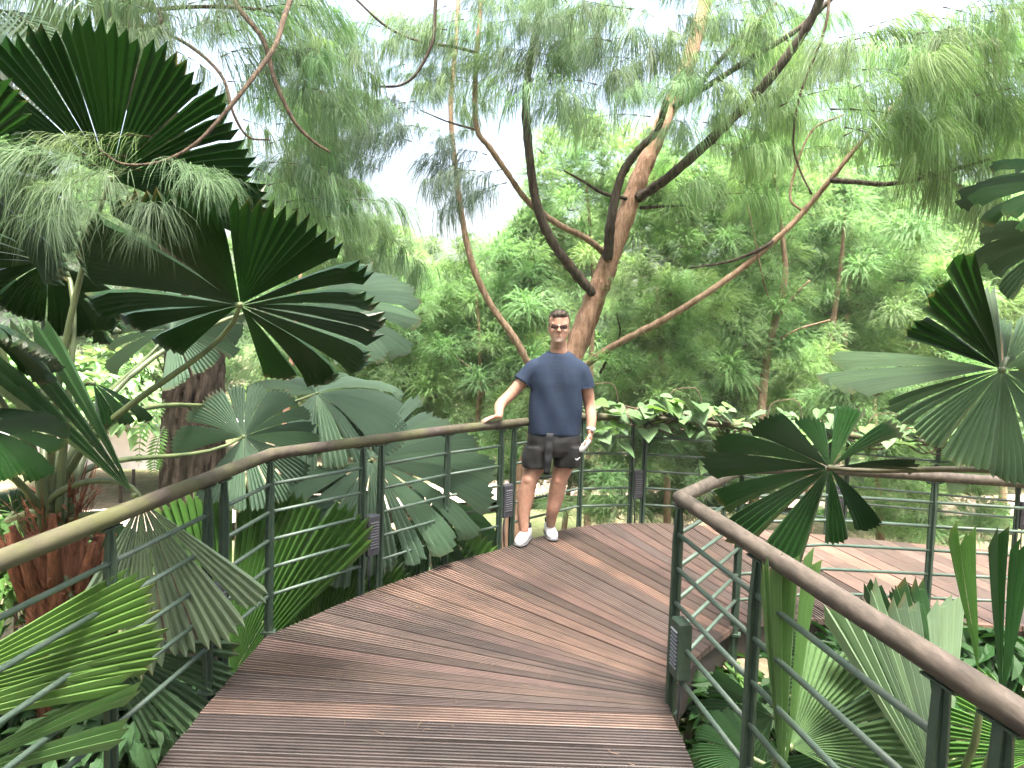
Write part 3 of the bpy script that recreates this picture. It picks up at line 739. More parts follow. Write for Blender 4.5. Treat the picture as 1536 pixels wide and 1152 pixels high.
# ------------------------------------------------------------------ the leaning tree behind the man
b = at(768, 900, 9.2)
T = tree(b, 'big reddish tree leaning to the right behind the man, with dark curving limbs', 'conifer_tree')
trunk = limb(T, [(760, 960, 9.2), (772, 800, 9.2), (800, 680, 9.15), (845, 570, 9.1), (880, 480, 9.1), (905, 415, 9.1), (930, 345, 9.15), (958, 270, 9.2), (990, 195, 9.3), (1030, 100, 9.5), (1062, -10, 9.7), (1085, -110, 10)], .155, .08, 'bark_red', 'trunk', n=14)
for pts, r0, r1, mt in (
    ([(800, 560, 9.1), (770, 505, 9.0), (735, 455, 9.0), (708, 395, 9.0), (692, 320, 9.1), (682, 240, 9.2), (676, 160, 9.3), (684, 60, 9.5), (690, -40, 9.7)], .044, .026, 'bark_pale'),
    ([(893, 445, 9.05), (862, 408, 8.9), (828, 362, 8.8), (806, 310, 8.75), (796, 250, 8.7), (789, 170, 8.7), (793, 105, 8.7), (808, 25, 8.7), (815, -60, 8.7)], .060, .040, 'bark_dark'),
    ([(912, 385, 9.1), (880, 358, 8.95), (835, 335, 8.9), (790, 300, 8.9), (760, 258, 8.9), (735, 222, 8.9), (715, 192, 8.9), (713, 120, 8.9), (720, 20, 8.9), (722, -60, 8.9)], .038, .028, 'bark_pale'),
    ([(912, 388, 9.0), (916, 335, 8.8), (930, 270, 8.75), (955, 228, 8.7), (985, 196, 8.7), (1000, 150, 8.6)], .06, .035, 'bark_dark'),
    ([(955, 298, 9.1), (1000, 268, 8.9), (1050, 224, 8.7), (1105, 172, 8.5), (1165, 105, 8.3), (1215, 32, 8.1), (1245, -40, 7.9)], .06, .045, 'bark_dark'),
    ([(1010, 160, 9.3), (1060, 130, 9.0), (1130, 85, 8.8), (1195, 45, 8.7), (1245, 0, 8.6), (1280, -40, 8.5)], .04, .025, 'bark_dark'),
    ([(862, 560, 9.05), (915, 522, 8.9), (985, 485, 8.7), (1035, 456, 8.6), (1100, 412, 8.5), (1165, 358, 8.4), (1205, 318, 8.4), (1245, 270, 8.3), (1290, 215, 8.2), (1340, 160, 8.1), (1380, 110, 8.0)], .043, .022, 'bark_pale'),
    ([(1245, 270, 8.3), (1285, 273, 8.2), (1330, 276, 8.1), (1390, 266, 8.0), (1440, 252, 7.9), (1490, 236, 7.8)], .032, .015, 'bark_dark'),
    ([(1165, 358, 8.4), (1140, 374, 8.4), (1095, 392, 8.5), (1035, 402, 8.6)], .025, .010, 'bark_dark'),
    ([(1245, -10, 7.9), (1238, 40, 7.9), (1218, 95, 8.0), (1198, 150, 8.1), (1190, 215, 8.2), (1200, 255, 8.3), (1218, 292, 8.3)], .015, .010, 'twig'),
    ([(940, 298, 9.1), (905, 290, 9.0), (875, 272, 8.9), (846, 256, 8.8)], .025, .010, 'bark_dark'),
    ([(960, 312, 9.1), (990, 310, 9.0), (1030, 308, 8.9)], .022, .014, 'bark_dark'),
    ([(718, 80, 8.9), (680, 70, 8.8), (630, 62, 8.7), (580, 40, 8.6), (530, -5, 8.5)], .02, .012, 'bark_dark'),
    ([(655, -40, 8.4), (652, 30, 8.4), (648, 65, 8.4), (625, 110, 8.4), (600, 128, 8.4), (570, 130, 8.4)], .022, .012, 'bark_dark'),
    ([(715, 195, 8.9), (670, 182, 8.9), (630, 165, 8.8)], .014, .006, 'twig'),
    ([(1205, 318, 8.4), (1185, 290, 8.5), (1215, 200, 8.6), (1265, 172, 8.7)], .016, .010, 'bark_pale'),
    ([(900, 560, 9.0), (915, 530, 9.0), (930, 500, 9.1), (925, 470, 9.1)], .016, .008, 'bark_dark'),
    ([(1030, 155, 9.0), (1080, 90, 8.9), (1130, 40, 8.8), (1165, 5, 8.8)], .03, .02, 'bark_dark'),
): limb(T, pts, r0, r1, mt)
C = crown_of(T); tp = at(1000, 100, 9.4)
field(C, 't', [(960, 60, 140, 100), (900, 110, 70, 60), (1010, 130, 60, 90)], 46, 7.6, 9.2, .55, .95, TG, away=tp)
field(C, 't', [(740, 70, 70, 60), (850, 30, 60, 50), (700, 40, 60, 40)], 34, 8.3, 9.6, .45, .75, TG, away=tp)
field(C, 't', [(545, 200, 60, 60), (510, 260, 50, 50), (600, 180, 35, 40), (700, 250, 40, 30), (745, 270, 25, 20)], 44, 8.0, 9.2, .45, .75, TD, away=tp)
field(C, 't', [(1370, 160, 130, 110), (1320, 110, 90, 80), (1440, 90, 100, 90), (1290, 160, 60, 60)], 84, 7.2, 9.0, .55, 1.0, TB, away=tp)
field(C, 't', [(1140, 60, 90, 60), (1110, 170, 60, 60), (1090, 250, 60, 50), (1180, 180, 40, 60)], 44, 8.4, 10.5, .5, .9, TB, away=tp)
field(C, 't', [(900, -180, 500, 130), (1250, -150, 300, 150), (600, -150, 250, 110)], 12, 7.0, 10.5, .8, 1.2, TG, away=tp)
field(C, 't', [(1120, 90, 110, 80), (1050, 60, 60, 70), (1210, 90, 50, 90)], 26, 8.6, 10.5, .5, .85, TB, away=tp)
field(C, 't', [(690, 130, 60, 80), (600, 60, 70, 50)], 18, 8.4, 9.2, .3, .5, TG, away=tp)

# ------------------------------------------------------------------ thick trunk on the left with weeping crown over the palms
b = at(290, 900, 6.3)
T = tree(b, 'thick dark fissured trunk standing among the blue-grey palm fans', 'conifer_tree')
P = [at(*p) for p in ((290, 1100, 6.3), (290, 800, 6.3), (290, 620, 6.3), (291, 480, 6.3), (262, 280, 6.4), (190, 60, 6.6), (60, -250, 6.9))]
P = smooth_path(P, 22); NS = 84; V = []; F = []
for i, p in enumerate(P):
    tt = i / (len(P) - 1); rad = .275 * (1 - .35 * tt) * (1 + .5 * math.exp(-tt * 14))
    for j in range(NS):
        a = 2 * math.pi * j / NS
        groove = -.034 * max(0, math.sin(a * 15 + 1.6 * math.sin(i * .33) + .6 * math.sin(i * .9 + a * 3))) ** 3 - .016 * max(0, math.sin(a * 31 + 1.1 * math.sin(i * .7 + a * 5))) ** 2 + random.uniform(-.007, .007)
        V.append(p + np.array([math.cos(a), math.sin(a), 0]) * (rad + groove))
for i in range(len(P) - 1):
    for j in range(NS): F.append([i * NS + j, i * NS + (j + 1) % NS, (i + 1) * NS + (j + 1) % NS, (i + 1) * NS + j])
pin(obj('trunk', mesh_from(V, F, True), MAT['bark_thick']), T)
for pts, r0, r1, mt in (
    ([(150, -60, 6.6), (250, -90, 5.6), (320, -40, 5.0), (360, 15, 4.6), (395, 60, 4.4), (412, 120, 4.3), (440, 180, 4.3), (470, 212, 4.3), (495, 228, 4.3)], .022, .007, 'twig'),
    ([(140, -70, 6.6), (300, -150, 5.2), (440, -60, 4.0), (440, -20, 3.6), (425, 30, 3.4), (412, 70, 3.25), (375, 122, 3.1), (330, 178, 3.0), (290, 218, 2.95), (240, 243, 2.9), (185, 246, 2.9), (150, 225, 2.9)], .016, .004, 'twig'),
    ([(190, 30, 6.6), (270, 60, 6.2), (330, 110, 5.8), (350, 170, 5.6), (372, 205, 5.6), (405, 210, 5.6)], .016, .006, 'twig'),
    ([(170, -10, 6.6), (240, 20, 5.6), (210, 62, 5.4), (120, 100, 5.3)], .03, .01, 'bark_dark'),
    ([(180, 20, 6.6), (300, 10, 6.3), (420, 20, 6.0), (480, 60, 5.9)], .02, .008, 'bark_dark'),
): limb(T, pts, r0, r1, mt)
C = crown_of(T); tp = P[-30]
field(C, 't', [(400, 70, 90, 80), (320, 40, 90, 60), (440, 130, 60, 50)], 34, 4.8, 7.0, .4, .7, TG, away=tp)
field(C, 't', [(170, 40, 110, 60), (120, 90, 60, 50)], 22, 5.0, 7.0, .4, .7, TG, away=tp)
field(C, 't', [(420, 260, 60, 60), (450, 340, 70, 60), (400, 180, 40, 40), (545, 350, 40, 40)], 46, 6.5, 9.0, .4, .7, TG, away=tp)
field(C, 't', [(300, -250, 380, 160), (0, -150, 160, 130)], 24, 4.0, 7.5, .7, 1.0, TG, away=tp)
# unseen sprays added over the boardwalk to keep boards, palms and man shaded
for i in range(300):
    sprig(C, 't', (random.uniform(-6.5, 5.0), random.uniform(-7.5, 7.6), random.uniform(7.2, 9.2)), random.uniform(1.0, 1.7), TG, None, .35)
for (u, v, d, s, rz) in ((225, 205, 2.9, .42, 3.3), (190, 235, 2.9, .44, 3.5), (165, 215, 2.88, .28, 3.2), (215, 255, 2.9, .40, 4.0), (180, 262, 2.92, .42, 3.9), (238, 235, 2.9, .34, -.6), (165, 300, 2.9, .34, 4.4), (220, 300, 2.92, .34, 5.2), (255, 245, 2.92, .30, -.3), (195, 340, 3.0, .26, 4.6), (230, 350, 3.0, .26, 5.0)):
    sprig(C, 'n', at(u, v, d), s * .85, (0.13, 0.20, 0.12), rz, .25)

# ------------------------------------------------------------------ feathery trees beyond the railing
def feather_tree(stem, r, label, fields, mat='bark_pale', branches=(), name='feathery_tree'):
    b = at(*stem[0]); T = tree(b, label, name, None)
    top = stem[0]; pts = [at(*p) for p in stem]
    if pts[0][2] > GZ: pts = [np.array([pts[0][0], pts[0][1], GZ - .1])] + pts
    P = smooth_path(pts, 6); k = len(P); m = MB(); m.tube(P, [r * (1 - .7 * i / (k - 1)) * (1 + .05 * math.sin(i * 1.7)) for i in range(k)], 9)
    pin(m.build('trunk', MAT[mat], None, True), T)
    for br in branches: limb(T, br[0], br[1], br[1] * .35, mat)
    C = crown_of(T)
    for (kd, el_, n_, d0_, d1_, s0_, s1_, c_) in fields: field(C, kd, el_, int(n_ * 1.6), d0_, d1_, s0_ * .74, s1_ * .74, c_)
    return T
feather_tree([(1128, 800, 11.5), (1140, 640, 11.5), (1150, 540, 11.5), (1166, 470, 11.5), (1178, 410, 11.5), (1170, 330, 11.5), (1160, 260, 11.5)], .085, 'slim feathery tree with a pale forked stem rising above the vine', [
    ('p', [(1090, 330, 70, 60), (1160, 300, 70, 60), (1110, 420, 90, 60), (1060, 480, 70, 50), (1080, 560, 80, 50), (1190, 560, 60, 50)], 70, 11.2, 13.2, .42, .72, PB)],
    branches=[([(1160, 485, 11.5), (1190, 445, 11.4), (1215, 420, 11.3)], .03), ([(1155, 520, 11.5), (1195, 495, 11.3), (1245, 480, 11.2)], .03), ([(1143, 590, 11.5), (1120, 565, 11.3), (1080, 550, 11.2)], .03), ([(1168, 460, 11.5), (1150, 440, 11.4), (1120, 300, 11.2)], .02)])
feather_tree([(1212, 800, 13), (1222, 640, 13), (1238, 560, 13), (1250, 480, 13), (1262, 390, 13), (1268, 300, 13)], .09, 'slender straight-stemmed feathery tree between the forked stem and the large palm fan', [
    ('p', [(1280, 350, 70, 60), (1240, 320, 60, 50), (1330, 340, 70, 60), (1300, 420, 80, 60), (1230, 440, 60, 60), (1270, 560, 90, 60)], 62, 12.6, 15, .5, .85, PM)])
feather_tree([(1250, 800, 16), (1260, 600, 16), (1272, 450, 16), (1280, 300, 16)], .08, 'thin far feathery tree behind the slender straight stem', [
    ('f', [(1330, 280, 90, 60), (1400, 330, 70, 60), (1290, 500, 110, 80), (1210, 260, 80, 50)], 44, 16, 19, .7, 1.1, PB)])
feather_tree([(1505, 800, 15), (1502, 600, 15), (1500, 420, 15), (1503, 340, 15)], .10, 'feathery tree with dense rounded tufts behind the large palm fan', [
    ('p', [(1500, 440, 90, 60), (1440, 390, 80, 50), (1400, 480, 70, 60), (1540, 360, 60, 60)], 50, 13.5, 17, .6, 1.0, PB)])
feather_tree([(880, 820, 12), (885, 600, 12), (890, 420, 12), (880, 280, 12)], .07, 'light green feathery tree spreading behind the dark curving limbs', [
    ('p', [(870, 225, 60, 45), (850, 300, 70, 60), (820, 380, 70, 50), (930, 250, 60, 50), (960, 350, 70, 60), (1010, 290, 60, 60)], 66, 11, 13.5, .42, .75, PB)])
feather_tree([(1000, 840, 9.8), (1000, 640, 9.8), (990, 520, 9.8), (985, 430, 9.8)], .06, 'bright low feathery tree at the right shoulder of the man', [
    ('p', [(975, 455, 70, 40), (1010, 500, 65, 45), (960, 530, 60, 40), (1040, 460, 50, 40), (985, 580, 80, 40)], 52, 8.9, 10.6, .30, .5, PB)])
feather_tree([(700, 830, 11), (715, 660, 11), (720, 540, 11), (715, 440, 11)], .06, 'light feathery tree behind the outstretched arm', [
    ('p', [(740, 420, 70, 60), (690, 450, 60, 50), (650, 470, 60, 50), (740, 580, 80, 50), (700, 530, 60, 40), (640, 580, 60, 50), (780, 500, 50, 50), (790, 380, 50, 40)], 78, 10.4, 13, .40, .7, PM)],
    branches=[([(716, 560, 11), (690, 540, 10.8), (660, 510, 10.7)], .02), ([(718, 600, 11), (740, 575, 10.8), (790, 560, 10.7)], .02)])
feather_tree([(620, 860, 12), (616, 760, 12), (612, 680, 12), (600, 560, 12)], .10, 'pale-stemmed feathery tree just behind the grey palm fan', [
    ('p', [(560, 560, 60, 50), (600, 620, 60, 40), (590, 500, 50, 40), (540, 480, 50, 50), (640, 650, 50, 40)], 44, 11.4, 13.5, .42, .7, PM)], name='feathery_tree')
feather_tree([(420, 800, 10), (430, 620, 10), (440, 520, 10), (452, 400, 10)], .07, 'reddish thin stem with loose feathery tufts between the palm fans', [
    ('p', [(440, 540, 60, 40), (520, 420, 60, 60), (560, 380, 40, 40), (450, 400, 60, 50), (400, 620, 40, 30)], 36, 10, 12.5, .4, .65, PM)], mat='bark_red')
feather_tree([(840, 860, 10.5), (850, 760, 10.5), (860, 690, 10.5)], .07, 'low feathery tree filling the railing bars beside the bare legs', [
    ('p', [(900, 690, 70, 40), (860, 740, 60, 40), (930, 750, 70, 35), (1000, 720, 60, 45), (740, 690, 50, 40), (800, 640, 60, 40)], 56, 8.8, 11.5, .32, .55, PM)])
feather_tree([(1020, 860, 11), (1015, 760, 11), (1010, 690, 11), (1000, 620, 11)], .09, 'feathery tree with a dark low stem behind the far twin posts', [
    ('p', [(1060, 650, 70, 45), (980, 650, 60, 40), (1120, 690, 60, 40), (1090, 740, 70, 35), (1010, 760, 60, 25)], 46, 9.6, 12, .36, .6, PD)], mat='bark_dark')
feather_tree([(1322, 860, 12), (1318, 760, 12), (1315, 690, 12), (1310, 560, 12)], .09, 'feathery tree with a red stem seen through the far railing under the vine', [
    ('p', [(1330, 620, 90, 50), (1240, 640, 60, 40), (1360, 700, 90, 40), (1450, 700, 70, 50), (1300, 760, 90, 35), (1420, 780, 90, 40), (1420, 600, 80, 50), (1520, 640, 60, 80)], 76, 9.6, 13.5, .4, .7, PM)], mat='bark_red')

# ------------------------------------------------------------------ far trees
def far_tree(x, y, h, w, color, label, kind='f', group=None, dens=1.0):
    T = tree((x, y), label, 'forest_tree', group); T.location = (x, y, GZ)
    m = MB(); lean = random.uniform(-.6, .6)
    P = smooth_path([(x, y, GZ - .2), (x + lean * .3, y, GZ + h * .45), (x + lean, y, GZ + h * .9)], 5); m.tube(P, [w * .055 * (1 - .75 * i / (len(P) - 1)) for i in range(len(P))], 8)
    pin(m.build('trunk', MAT['bark_pale'], None, True), T); C = crown_of(T)
    n = int(100 * dens)
    for i in range(n):
        z = (i + .5) / n; a = i * 2.4 + random.uniform(-.5, .5)
        rr = w * (.30 + .70 * math.sin(math.pi * min(1, .18 + z * .80)) ** .8) * random.uniform(.45, 1.0)
        p = (x + lean * z + math.cos(a) * rr, y + math.sin(a) * rr * .8, GZ + h * (.10 + .90 * z))
        sprig(C, kind, p, random.uniform(.20, .31) * w, color, None, .3)
    return T
FAR = [(-15, 30, 10, 3.6, PM, 'broad pale tree far behind the white canvas canopy'), (-9.5, 33, 8.5, 3.4, PB, 'tall pale tree beyond the path behind the thick trunk'), (-5.2, 30, 6.4, 3.0, PB, 'low rounded tree under the open white sky left of the man'),
       (-2.0, 34, 6.6, 3.2, PM, 'rounded tree under the open white sky just behind the pale curved stem'), (1.5, 29, 8.5, 3.2, PB, 'pale tree seen behind the dark curving limbs of the leaning tree'), (5.0, 31, 10.0, 3.6, PM, 'tall pale tree behind the leaning reddish trunk'),
       (8.8, 28, 11.0, 3.6, PB, 'tall bright tree behind the forked pale stem'), (12.5, 30, 10.0, 3.6, PM, 'bright tree behind the slender straight stem'), (16.5, 29, 9.5, 3.6, PB, 'pale tree far behind the large folded fan'), (20.5, 31, 12, 4.0, PM, 'tall pale tree at the end of the far railing'),
       (-3.4, 21, 5.0, 2.3, PB, 'small bright tree behind the grey palm fan'), (0.2, 20, 5.2, 2.4, PM, 'small bushy tree behind the outstretched arm'), (3.4, 19, 4.8, 2.3, PD, 'dark small tree behind the far twin posts'), (6.6, 20, 6.2, 2.5, PM, 'small tree in shade behind the forked pale stem'), (10, 21, 6.4, 2.6, PB, 'small bright tree beyond the vine-covered handrail'), (13.5, 21, 7.0, 2.7, PM, 'small bushy tree behind the vine at the far railing'),
       (-7.2, 22, 6.2, 2.4, PM, 'bushy tree just beyond the earth path'), (-11.5, 23, 8.2, 2.8, PD, 'dark bushy tree behind the dark left palm leaves'), (-6.0, 40, 8.4, 4.0, PB, 'far pale tree beyond the rounded trees'), (-16.5, 22, 11, 3.2, PM, 'tall tree behind the upper left palm leaves')]
for (x, y, h, w, c, lab) in FAR: far_tree(x, y, h, w, c, lab)
for (x, y, h, w) in ((-7, -9, 11, 3.6), (-1, -11, 12, 3.8), (5, -9, 11, 3.6), (9, -3, 10, 3.2), (-11, -2, 11, 3.4), (-10, 5, 9, 2.6), (11, 4, 9, 2.8)):
    far_tree(x, y, h, w, PD, 'unseen dark tree added beside the boardwalk to block sky light', group='unseen trees added to block sky light')  # out of view, added to keep sky light off the foreground

# ------------------------------------------------------------------ ground plants
k = 0
for (u, v, d, s, c) in ((20, 880, 6.5, .5, BR), (90, 900, 7, .5, BR), (150, 870, 7.5, .5, BR), (40, 820, 9, .6, BR), (110, 640, 15, 1.0, PB), (180, 610, 16, 1.1, PM), (60, 600, 15, 1.1, PB), (200, 570, 17, 1.1, PB), (430, 900, 7.5, .6, MD), (560, 930, 7.5, .6, MD), (250, 1100, 4.2, .35, MD), (300, 1130, 4.0, .35, MD), (60, 1120, 3.6, .4, MD), (140, 1060, 3.8, .4, DK), (1100, 1120, 4.0, .4, DK), (1300, 1080, 4.2, .5, DK), (1450, 1050, 4.4, .5, DK), (1040, 1050, 4.6, .4, BR), (700, 900, 8, .6, MD), (205, 1130, 3.5, .35, MD), (330, 1080, 4.4, .4, DK)):
    p = at(u, v, d); o = empty('shrub', (p[0], p[1], p[2])); 
    for q in range(3): sprig(o, 'b', (random.uniform(-.3, .3) * s, random.uniform(-.3, .3) * s, random.uniform(-.1, .2) * s), s, c, None, .3)
    m = MB(); m.tube([(0, 0, GZ - p[2] - .1), (.02, 0, 0)], [.02 * (1 + s), .012], 6); m.build('stem', MAT['twig'], o, True)
    if v < 660: lab, gr = 'pale rounded shrub growing beyond the earth path behind the palm stems', 'shrubs beyond the path'
    elif u < 200 and v < 910: lab, gr = 'bright green leafy shrub on the ground around the fibrous palm stem', 'shrubs round the palm stem'
    elif u < 360: lab, gr = 'glossy dark shrub under the drooping palm leaf beside the deck edge', 'shrubs beside the deck edge'
    elif u < 720: lab, gr = 'green shrub on the ground behind the upright bright palm leaves', 'shrubs behind the upright palm'
    else: lab, gr = 'dark shrub on the ground beneath the inner railing', 'shrubs beneath the inner railing'
    tag(o, lab, 'shrub', gr)

# ------------------------------------------------------------------ creeper on the far handrail
t = NT('vine_leaf_green'); oi = t.n('ObjectInfo'); n1 = t.noise(t.coord('Object'), 20, 3)
vine = empty('climbing_vine', tuple(oloc(onear((2.0, 7.02)))[0]) + (deck_z(2.0) + RAIL_Z,)); tag(vine, 'heart-leaved creeper sprawling along the far handrail', 'vine')
def heart_mesh(seed):
    g = np.random.default_rng(seed); out = [(0, 0), (.30, -.16), (.52, .02), (.50, .32), (.30, .66), (0, 1.05), (-.30, .66), (-.50, .32), (-.52, .02), (-.30, -.16)]
    V = [(x, y, .22 * abs(x) - .20 * max(0, y - .2) ** 2 + g.uniform(-.02, .02)) for x, y in out] + [(0, .3, 0.0), (0, .65, -.05)]
    F = [[10, 0, 1], [10, 1, 2], [10, 2, 3], [10, 3, 4, 11], [11, 4, 5], [11, 5, 6], [10, 11, 6, 7], [10, 7, 8], [10, 8, 9], [10, 9, 0]]
    me = mesh_from(V, F); me.materials.append(MAT['broad']); return me
HEART = [heart_mesh(s) for s in range(4)]
s_a, s_b = onear((.70, 6.6)), onear((5.2, 7.08))
def vine_stem(pts, r=.006):
    m = MB(); m.tube(smooth_path(pts, 4), r, 6); pin(m.build('stem', MAT['twig'], None, True), vine)
for k in range(6):
    s = s_a + random.uniform(.1, .4); pts = []
    while s < s_b - .3:
        q, d = oloc(s); nrm = np.array([-d[1], d[0]])
        pts.append((q[0] + nrm[0] * random.uniform(-.09, .12), q[1] + nrm[1] * random.uniform(-.09, .12), deck_z(q[0]) + RAIL_Z + random.uniform(-.12, .12)))
        s += random.uniform(.16, .34)
    vine_stem(pts, random.uniform(.004, .008))
for (u, v) in ((905, 575), (1030, 582), (1180, 600), (1330, 620)):
    p = at(u, v, 7.1); vine_stem([p + np.array([-.18, 0, -.28]), p + np.array([-.14, 0, -.05]), p, p + np.array([.10, -.03, -.02]), p + np.array([.15, -.03, -.22])], .0045)
for k in range(270):
    f = random.random(); s = s_a + (s_b - s_a) * f; q, d = oloc(s); nrm = np.array([d[1], -d[0]])
    thick = .55 + .45 * math.sin(f * 9) ** 2
    off = random.uniform(-.12, .16); zz = random.gauss(.03, .11) * thick + .02
    if random.random() < .18: zz -= random.uniform(.1, .26)
    p = (q[0] + nrm[0] * off + random.uniform(-.08, .08), q[1] + nrm[1] * off, deck_z(q[0]) + RAIL_Z + zz)
    o = bpy.data.objects.new('vine_leaf', random.choice(HEART)); COL.objects.link(o); o.parent = vine
    o.matrix_parent_inverse = Matrix.Translation(-Vector(vine.location))
    o.location = p; o.rotation_euler = (random.uniform(-.75, .15), random.uniform(-.4, .4), random.gauss(math.pi, .9)); sc = random.uniform(.09, .185); o.scale = (sc, sc, sc)
    c = random.choice(((0.095, 0.165, 0.085), (0.08, 0.155, 0.06), (0.095, 0.185, 0.055), (0.105, 0.17, 0.09))); o.color = (*c, 1)

# ------------------------------------------------------------------ white canvas canopy on the grass by the path
ct = at(195, 690, 17.5); tent = empty('shade_canopy', (ct[0], ct[1], GZ)); tag(tent, 'pale white canvas canopy with a raised peak glimpsed behind the palm stems', 'canopy')
V = []; F = []; NU, NV = 17, 9
for j in range(NV):
    for i in range(NU):
        a, b_ = i / (NU - 1) * 2 - 1, j / (NV - 1) * 2 - 1
        zz = 1.55 + .55 * math.exp(-((a - .35) ** 2 * 9 + b_ * b_ * 3)) - .35 * abs(a) ** 2 - .15 * b_ * b_
        V.append((ct[0] + a * 2.3, ct[1] + b_ * 1.5, GZ + zz + .35))
for j in range(NV - 1):
    for i in range(NU - 1): F.append([j * NU + i, j * NU + i + 1, (j + 1) * NU + i + 1, (j + 1) * NU + i])
pin(obj('canvas', mesh_from(V, F, True), MAT['white']), tent)
# hanging side wall of the canvas
V = []; F = []
for i in range(NU):
    a = i / (NU - 1) * 2 - 1; top = V0 = 1.55 + .55 * math.exp(-((a - .35) ** 2 * 9 + 3)) - .35 * a * a - .15
    V += [(ct[0] + a * 2.3, ct[1] - 1.51, GZ + top + .34), (ct[0] + a * 2.3, ct[1] - 1.56 + .04 * math.sin(i * 1.7), GZ + .75)]
for i in range(NU - 1): F.append([2 * i, 2 * i + 1, 2 * i + 3, 2 * i + 2])
pin(obj('valance', mesh_from(V, F, True), MAT['white']), tent)
for dx in (-2.2, 2.2):
    for dy in (-1.45, 1.45):
        m = MB(); m.tube([(ct[0] + dx, ct[1] + dy, GZ - .1), (ct[0] + dx, ct[1] + dy, GZ + 1.42)], .035, 8); pin(m.build('pole', MAT['lamp_slot'], None, True), tent)

# ------------------------------------------------------------------ small ferns on the thick trunk and a feather palm frond
def frond(parent, pts, L, n, color, droop=.3, width=.05, mat='broad'):
    P = smooth_path([vec(p) for p in pts], 6); m = MB(); m.tube(P, [.006 * (1.2 - i / len(P)) for i in range(len(P))], 5); st = m.build('frond', MAT['petiole'], None, True); pin(st, parent)
    V = []; F = []
    for k in range(n):
        f = (k + 1) / (n + 1); i = min(len(P) - 2, int(f * (len(P) - 1))); p = P[i] + (P[i + 1] - P[i]) * (f * (len(P) - 1) - i)
        tn = unit(P[i + 1] - P[i]); sd = unit(np.cross(tn, [0.1, -.6, .8])); ll = L * math.sin(math.pi * min(.97, .12 + f * .85)) ** .7
        for sg in (-1, 1):
            dv = unit(sd * sg + tn * .45); w = tn * width * ll; b0 = len(V)
            dn = np.array([0, 0, -1]) * droop
            V += [p - w * .4, p + w * .4, p + dv * ll * .5 + w + dn * ll * .2, p + dv * ll * .5 - w + dn * ll * .2, p + dv * ll + dn * ll]
            F += [[b0, b0 + 1, b0 + 2, b0 + 3], [b0 + 3, b0 + 2, b0 + 4]]
    o = obj('fronds', mesh_from(V, F), MAT[mat], st); o.name = 'pinnae'; o.color = (*color, 1); o['kind'] = 'stuff'
p = at(246, 640, 5.9); fern = empty('fern', tuple(p)); tag(fern, 'small fern with hanging fronds growing on the thick dark trunk', 'fern')
for pts in (((246, 590, 5.95), (225, 560, 5.8), (195, 552, 5.7), (180, 562, 5.65)), ((246, 600, 5.95), (232, 620, 5.8), (212, 650, 5.7), (208, 700, 5.7)), ((246, 560, 5.95), (232, 530, 5.8), (215, 520, 5.75), (200, 530, 5.7)), ((246, 640, 5.95), (238, 660, 5.8), (232, 690, 5.75), (231, 712, 5.75))):
    frond(fern, [at(*q) for q in pts], .085, 16, BR, .1, .16)
p = at(-120, 60, 3.6); fp = empty('feather_palm', (p[0], p[1], GZ)); tag(fp, 'feather palm with drooping narrow leaflets above the dark left leaves', 'palm')
m = MB(); m.tube([(p[0], p[1], GZ - .1), (p[0], p[1], p[2] - .2)], [.09, .06], 10); pin(m.build('trunk', MAT['bark_dark'], None, True), fp)
for pts in (((-120, 80, 3.6), (-60, 20, 3.5), (20, 20, 3.4), (100, 85, 3.3)), ((-120, 80, 3.6), (-70, 60, 3.6), (0, 70, 3.7), (60, 120, 3.7), (90, 170, 3.7)), ((-120, 60, 3.6), (-60, -40, 3.4), (40, -60, 3.2), (130, 10, 3.1))):
    frond(fp, [at(*q) for q in pts], .30, 30, (0.05, 0.09, 0.06), .75, .045, 'palm')

# ------------------------------------------------------------------ litter of dry needles on the boards
V = []; F = []
for i in range(110):
    x, y = random.uniform(-1.2, .72), random.uniform(2.2, 4.6)
    if i > 90: x, y = random.uniform(-.9, 2.0), random.uniform(4.6, 6.4)
    if y > 4.0 and x < -1.2 + (y - 4.0) * .72: continue
    a = random.uniform(0, 6.28); L = random.uniform(.015, .07); cv = random.uniform(-.012, .012); c, s = math.cos(a), math.sin(a); w = .0008; z = deck_z(x) + .0042; b0 = len(V)
    pts = [(0, 0), (L * .5, cv), (L, 0)]
    for (px, py) in pts: V += [(x + c * px - s * (py - w), y + s * px + c * (py - w), z), (x + c * px - s * (py + w), y + s * px + c * (py + w), z + .0015)]
    F += [[b0, b0 + 2, b0 + 3, b0 + 1], [b0 + 2, b0 + 4, b0 + 5, b0 + 3]]
tag(obj('needle_litter', mesh_from(V, F), plain('dry_needle', (0.11, 0.068, 0.04), .8)), 'dry brown needles scattered over the boards', 'litter', kind='stuff')

# ------------------------------------------------------------------ the man
D = 6.08
def J(u, v, d=D): return at(u, v, d)
def remeshed(m, voxel, smooth_it=4, name='m'):
    me = m.mesh(); o = bpy.data.objects.new('tmp', me); COL.objects.link(o)
    md = o.modifiers.new('r', 'REMESH'); md.mode = 'VOXEL'; md.voxel_size = voxel; md.use_smooth_shade = True
    if smooth_it: s = o.modifiers.new('s', 'SMOOTH'); s.iterations = smooth_it; s.factor = .5
    dg = bpy.context.evaluated_depsgraph_get(); out = bpy.data.meshes.new_from_object(o.evaluated_get(dg))
    bpy.data.objects.remove(o); out.materials.clear(); return out
def chain(m, pts, rad, n=14):
    P = smooth_path(pts, 4); rr = [x[0] for x in smooth_path([(r_,) for r_ in rad], 4)]
    m.tube(P, rr, n); m.ball(P[0], rr[0] * .98, n=12, m=8); m.ball(P[-1], rr[-1] * .98, n=12, m=8)
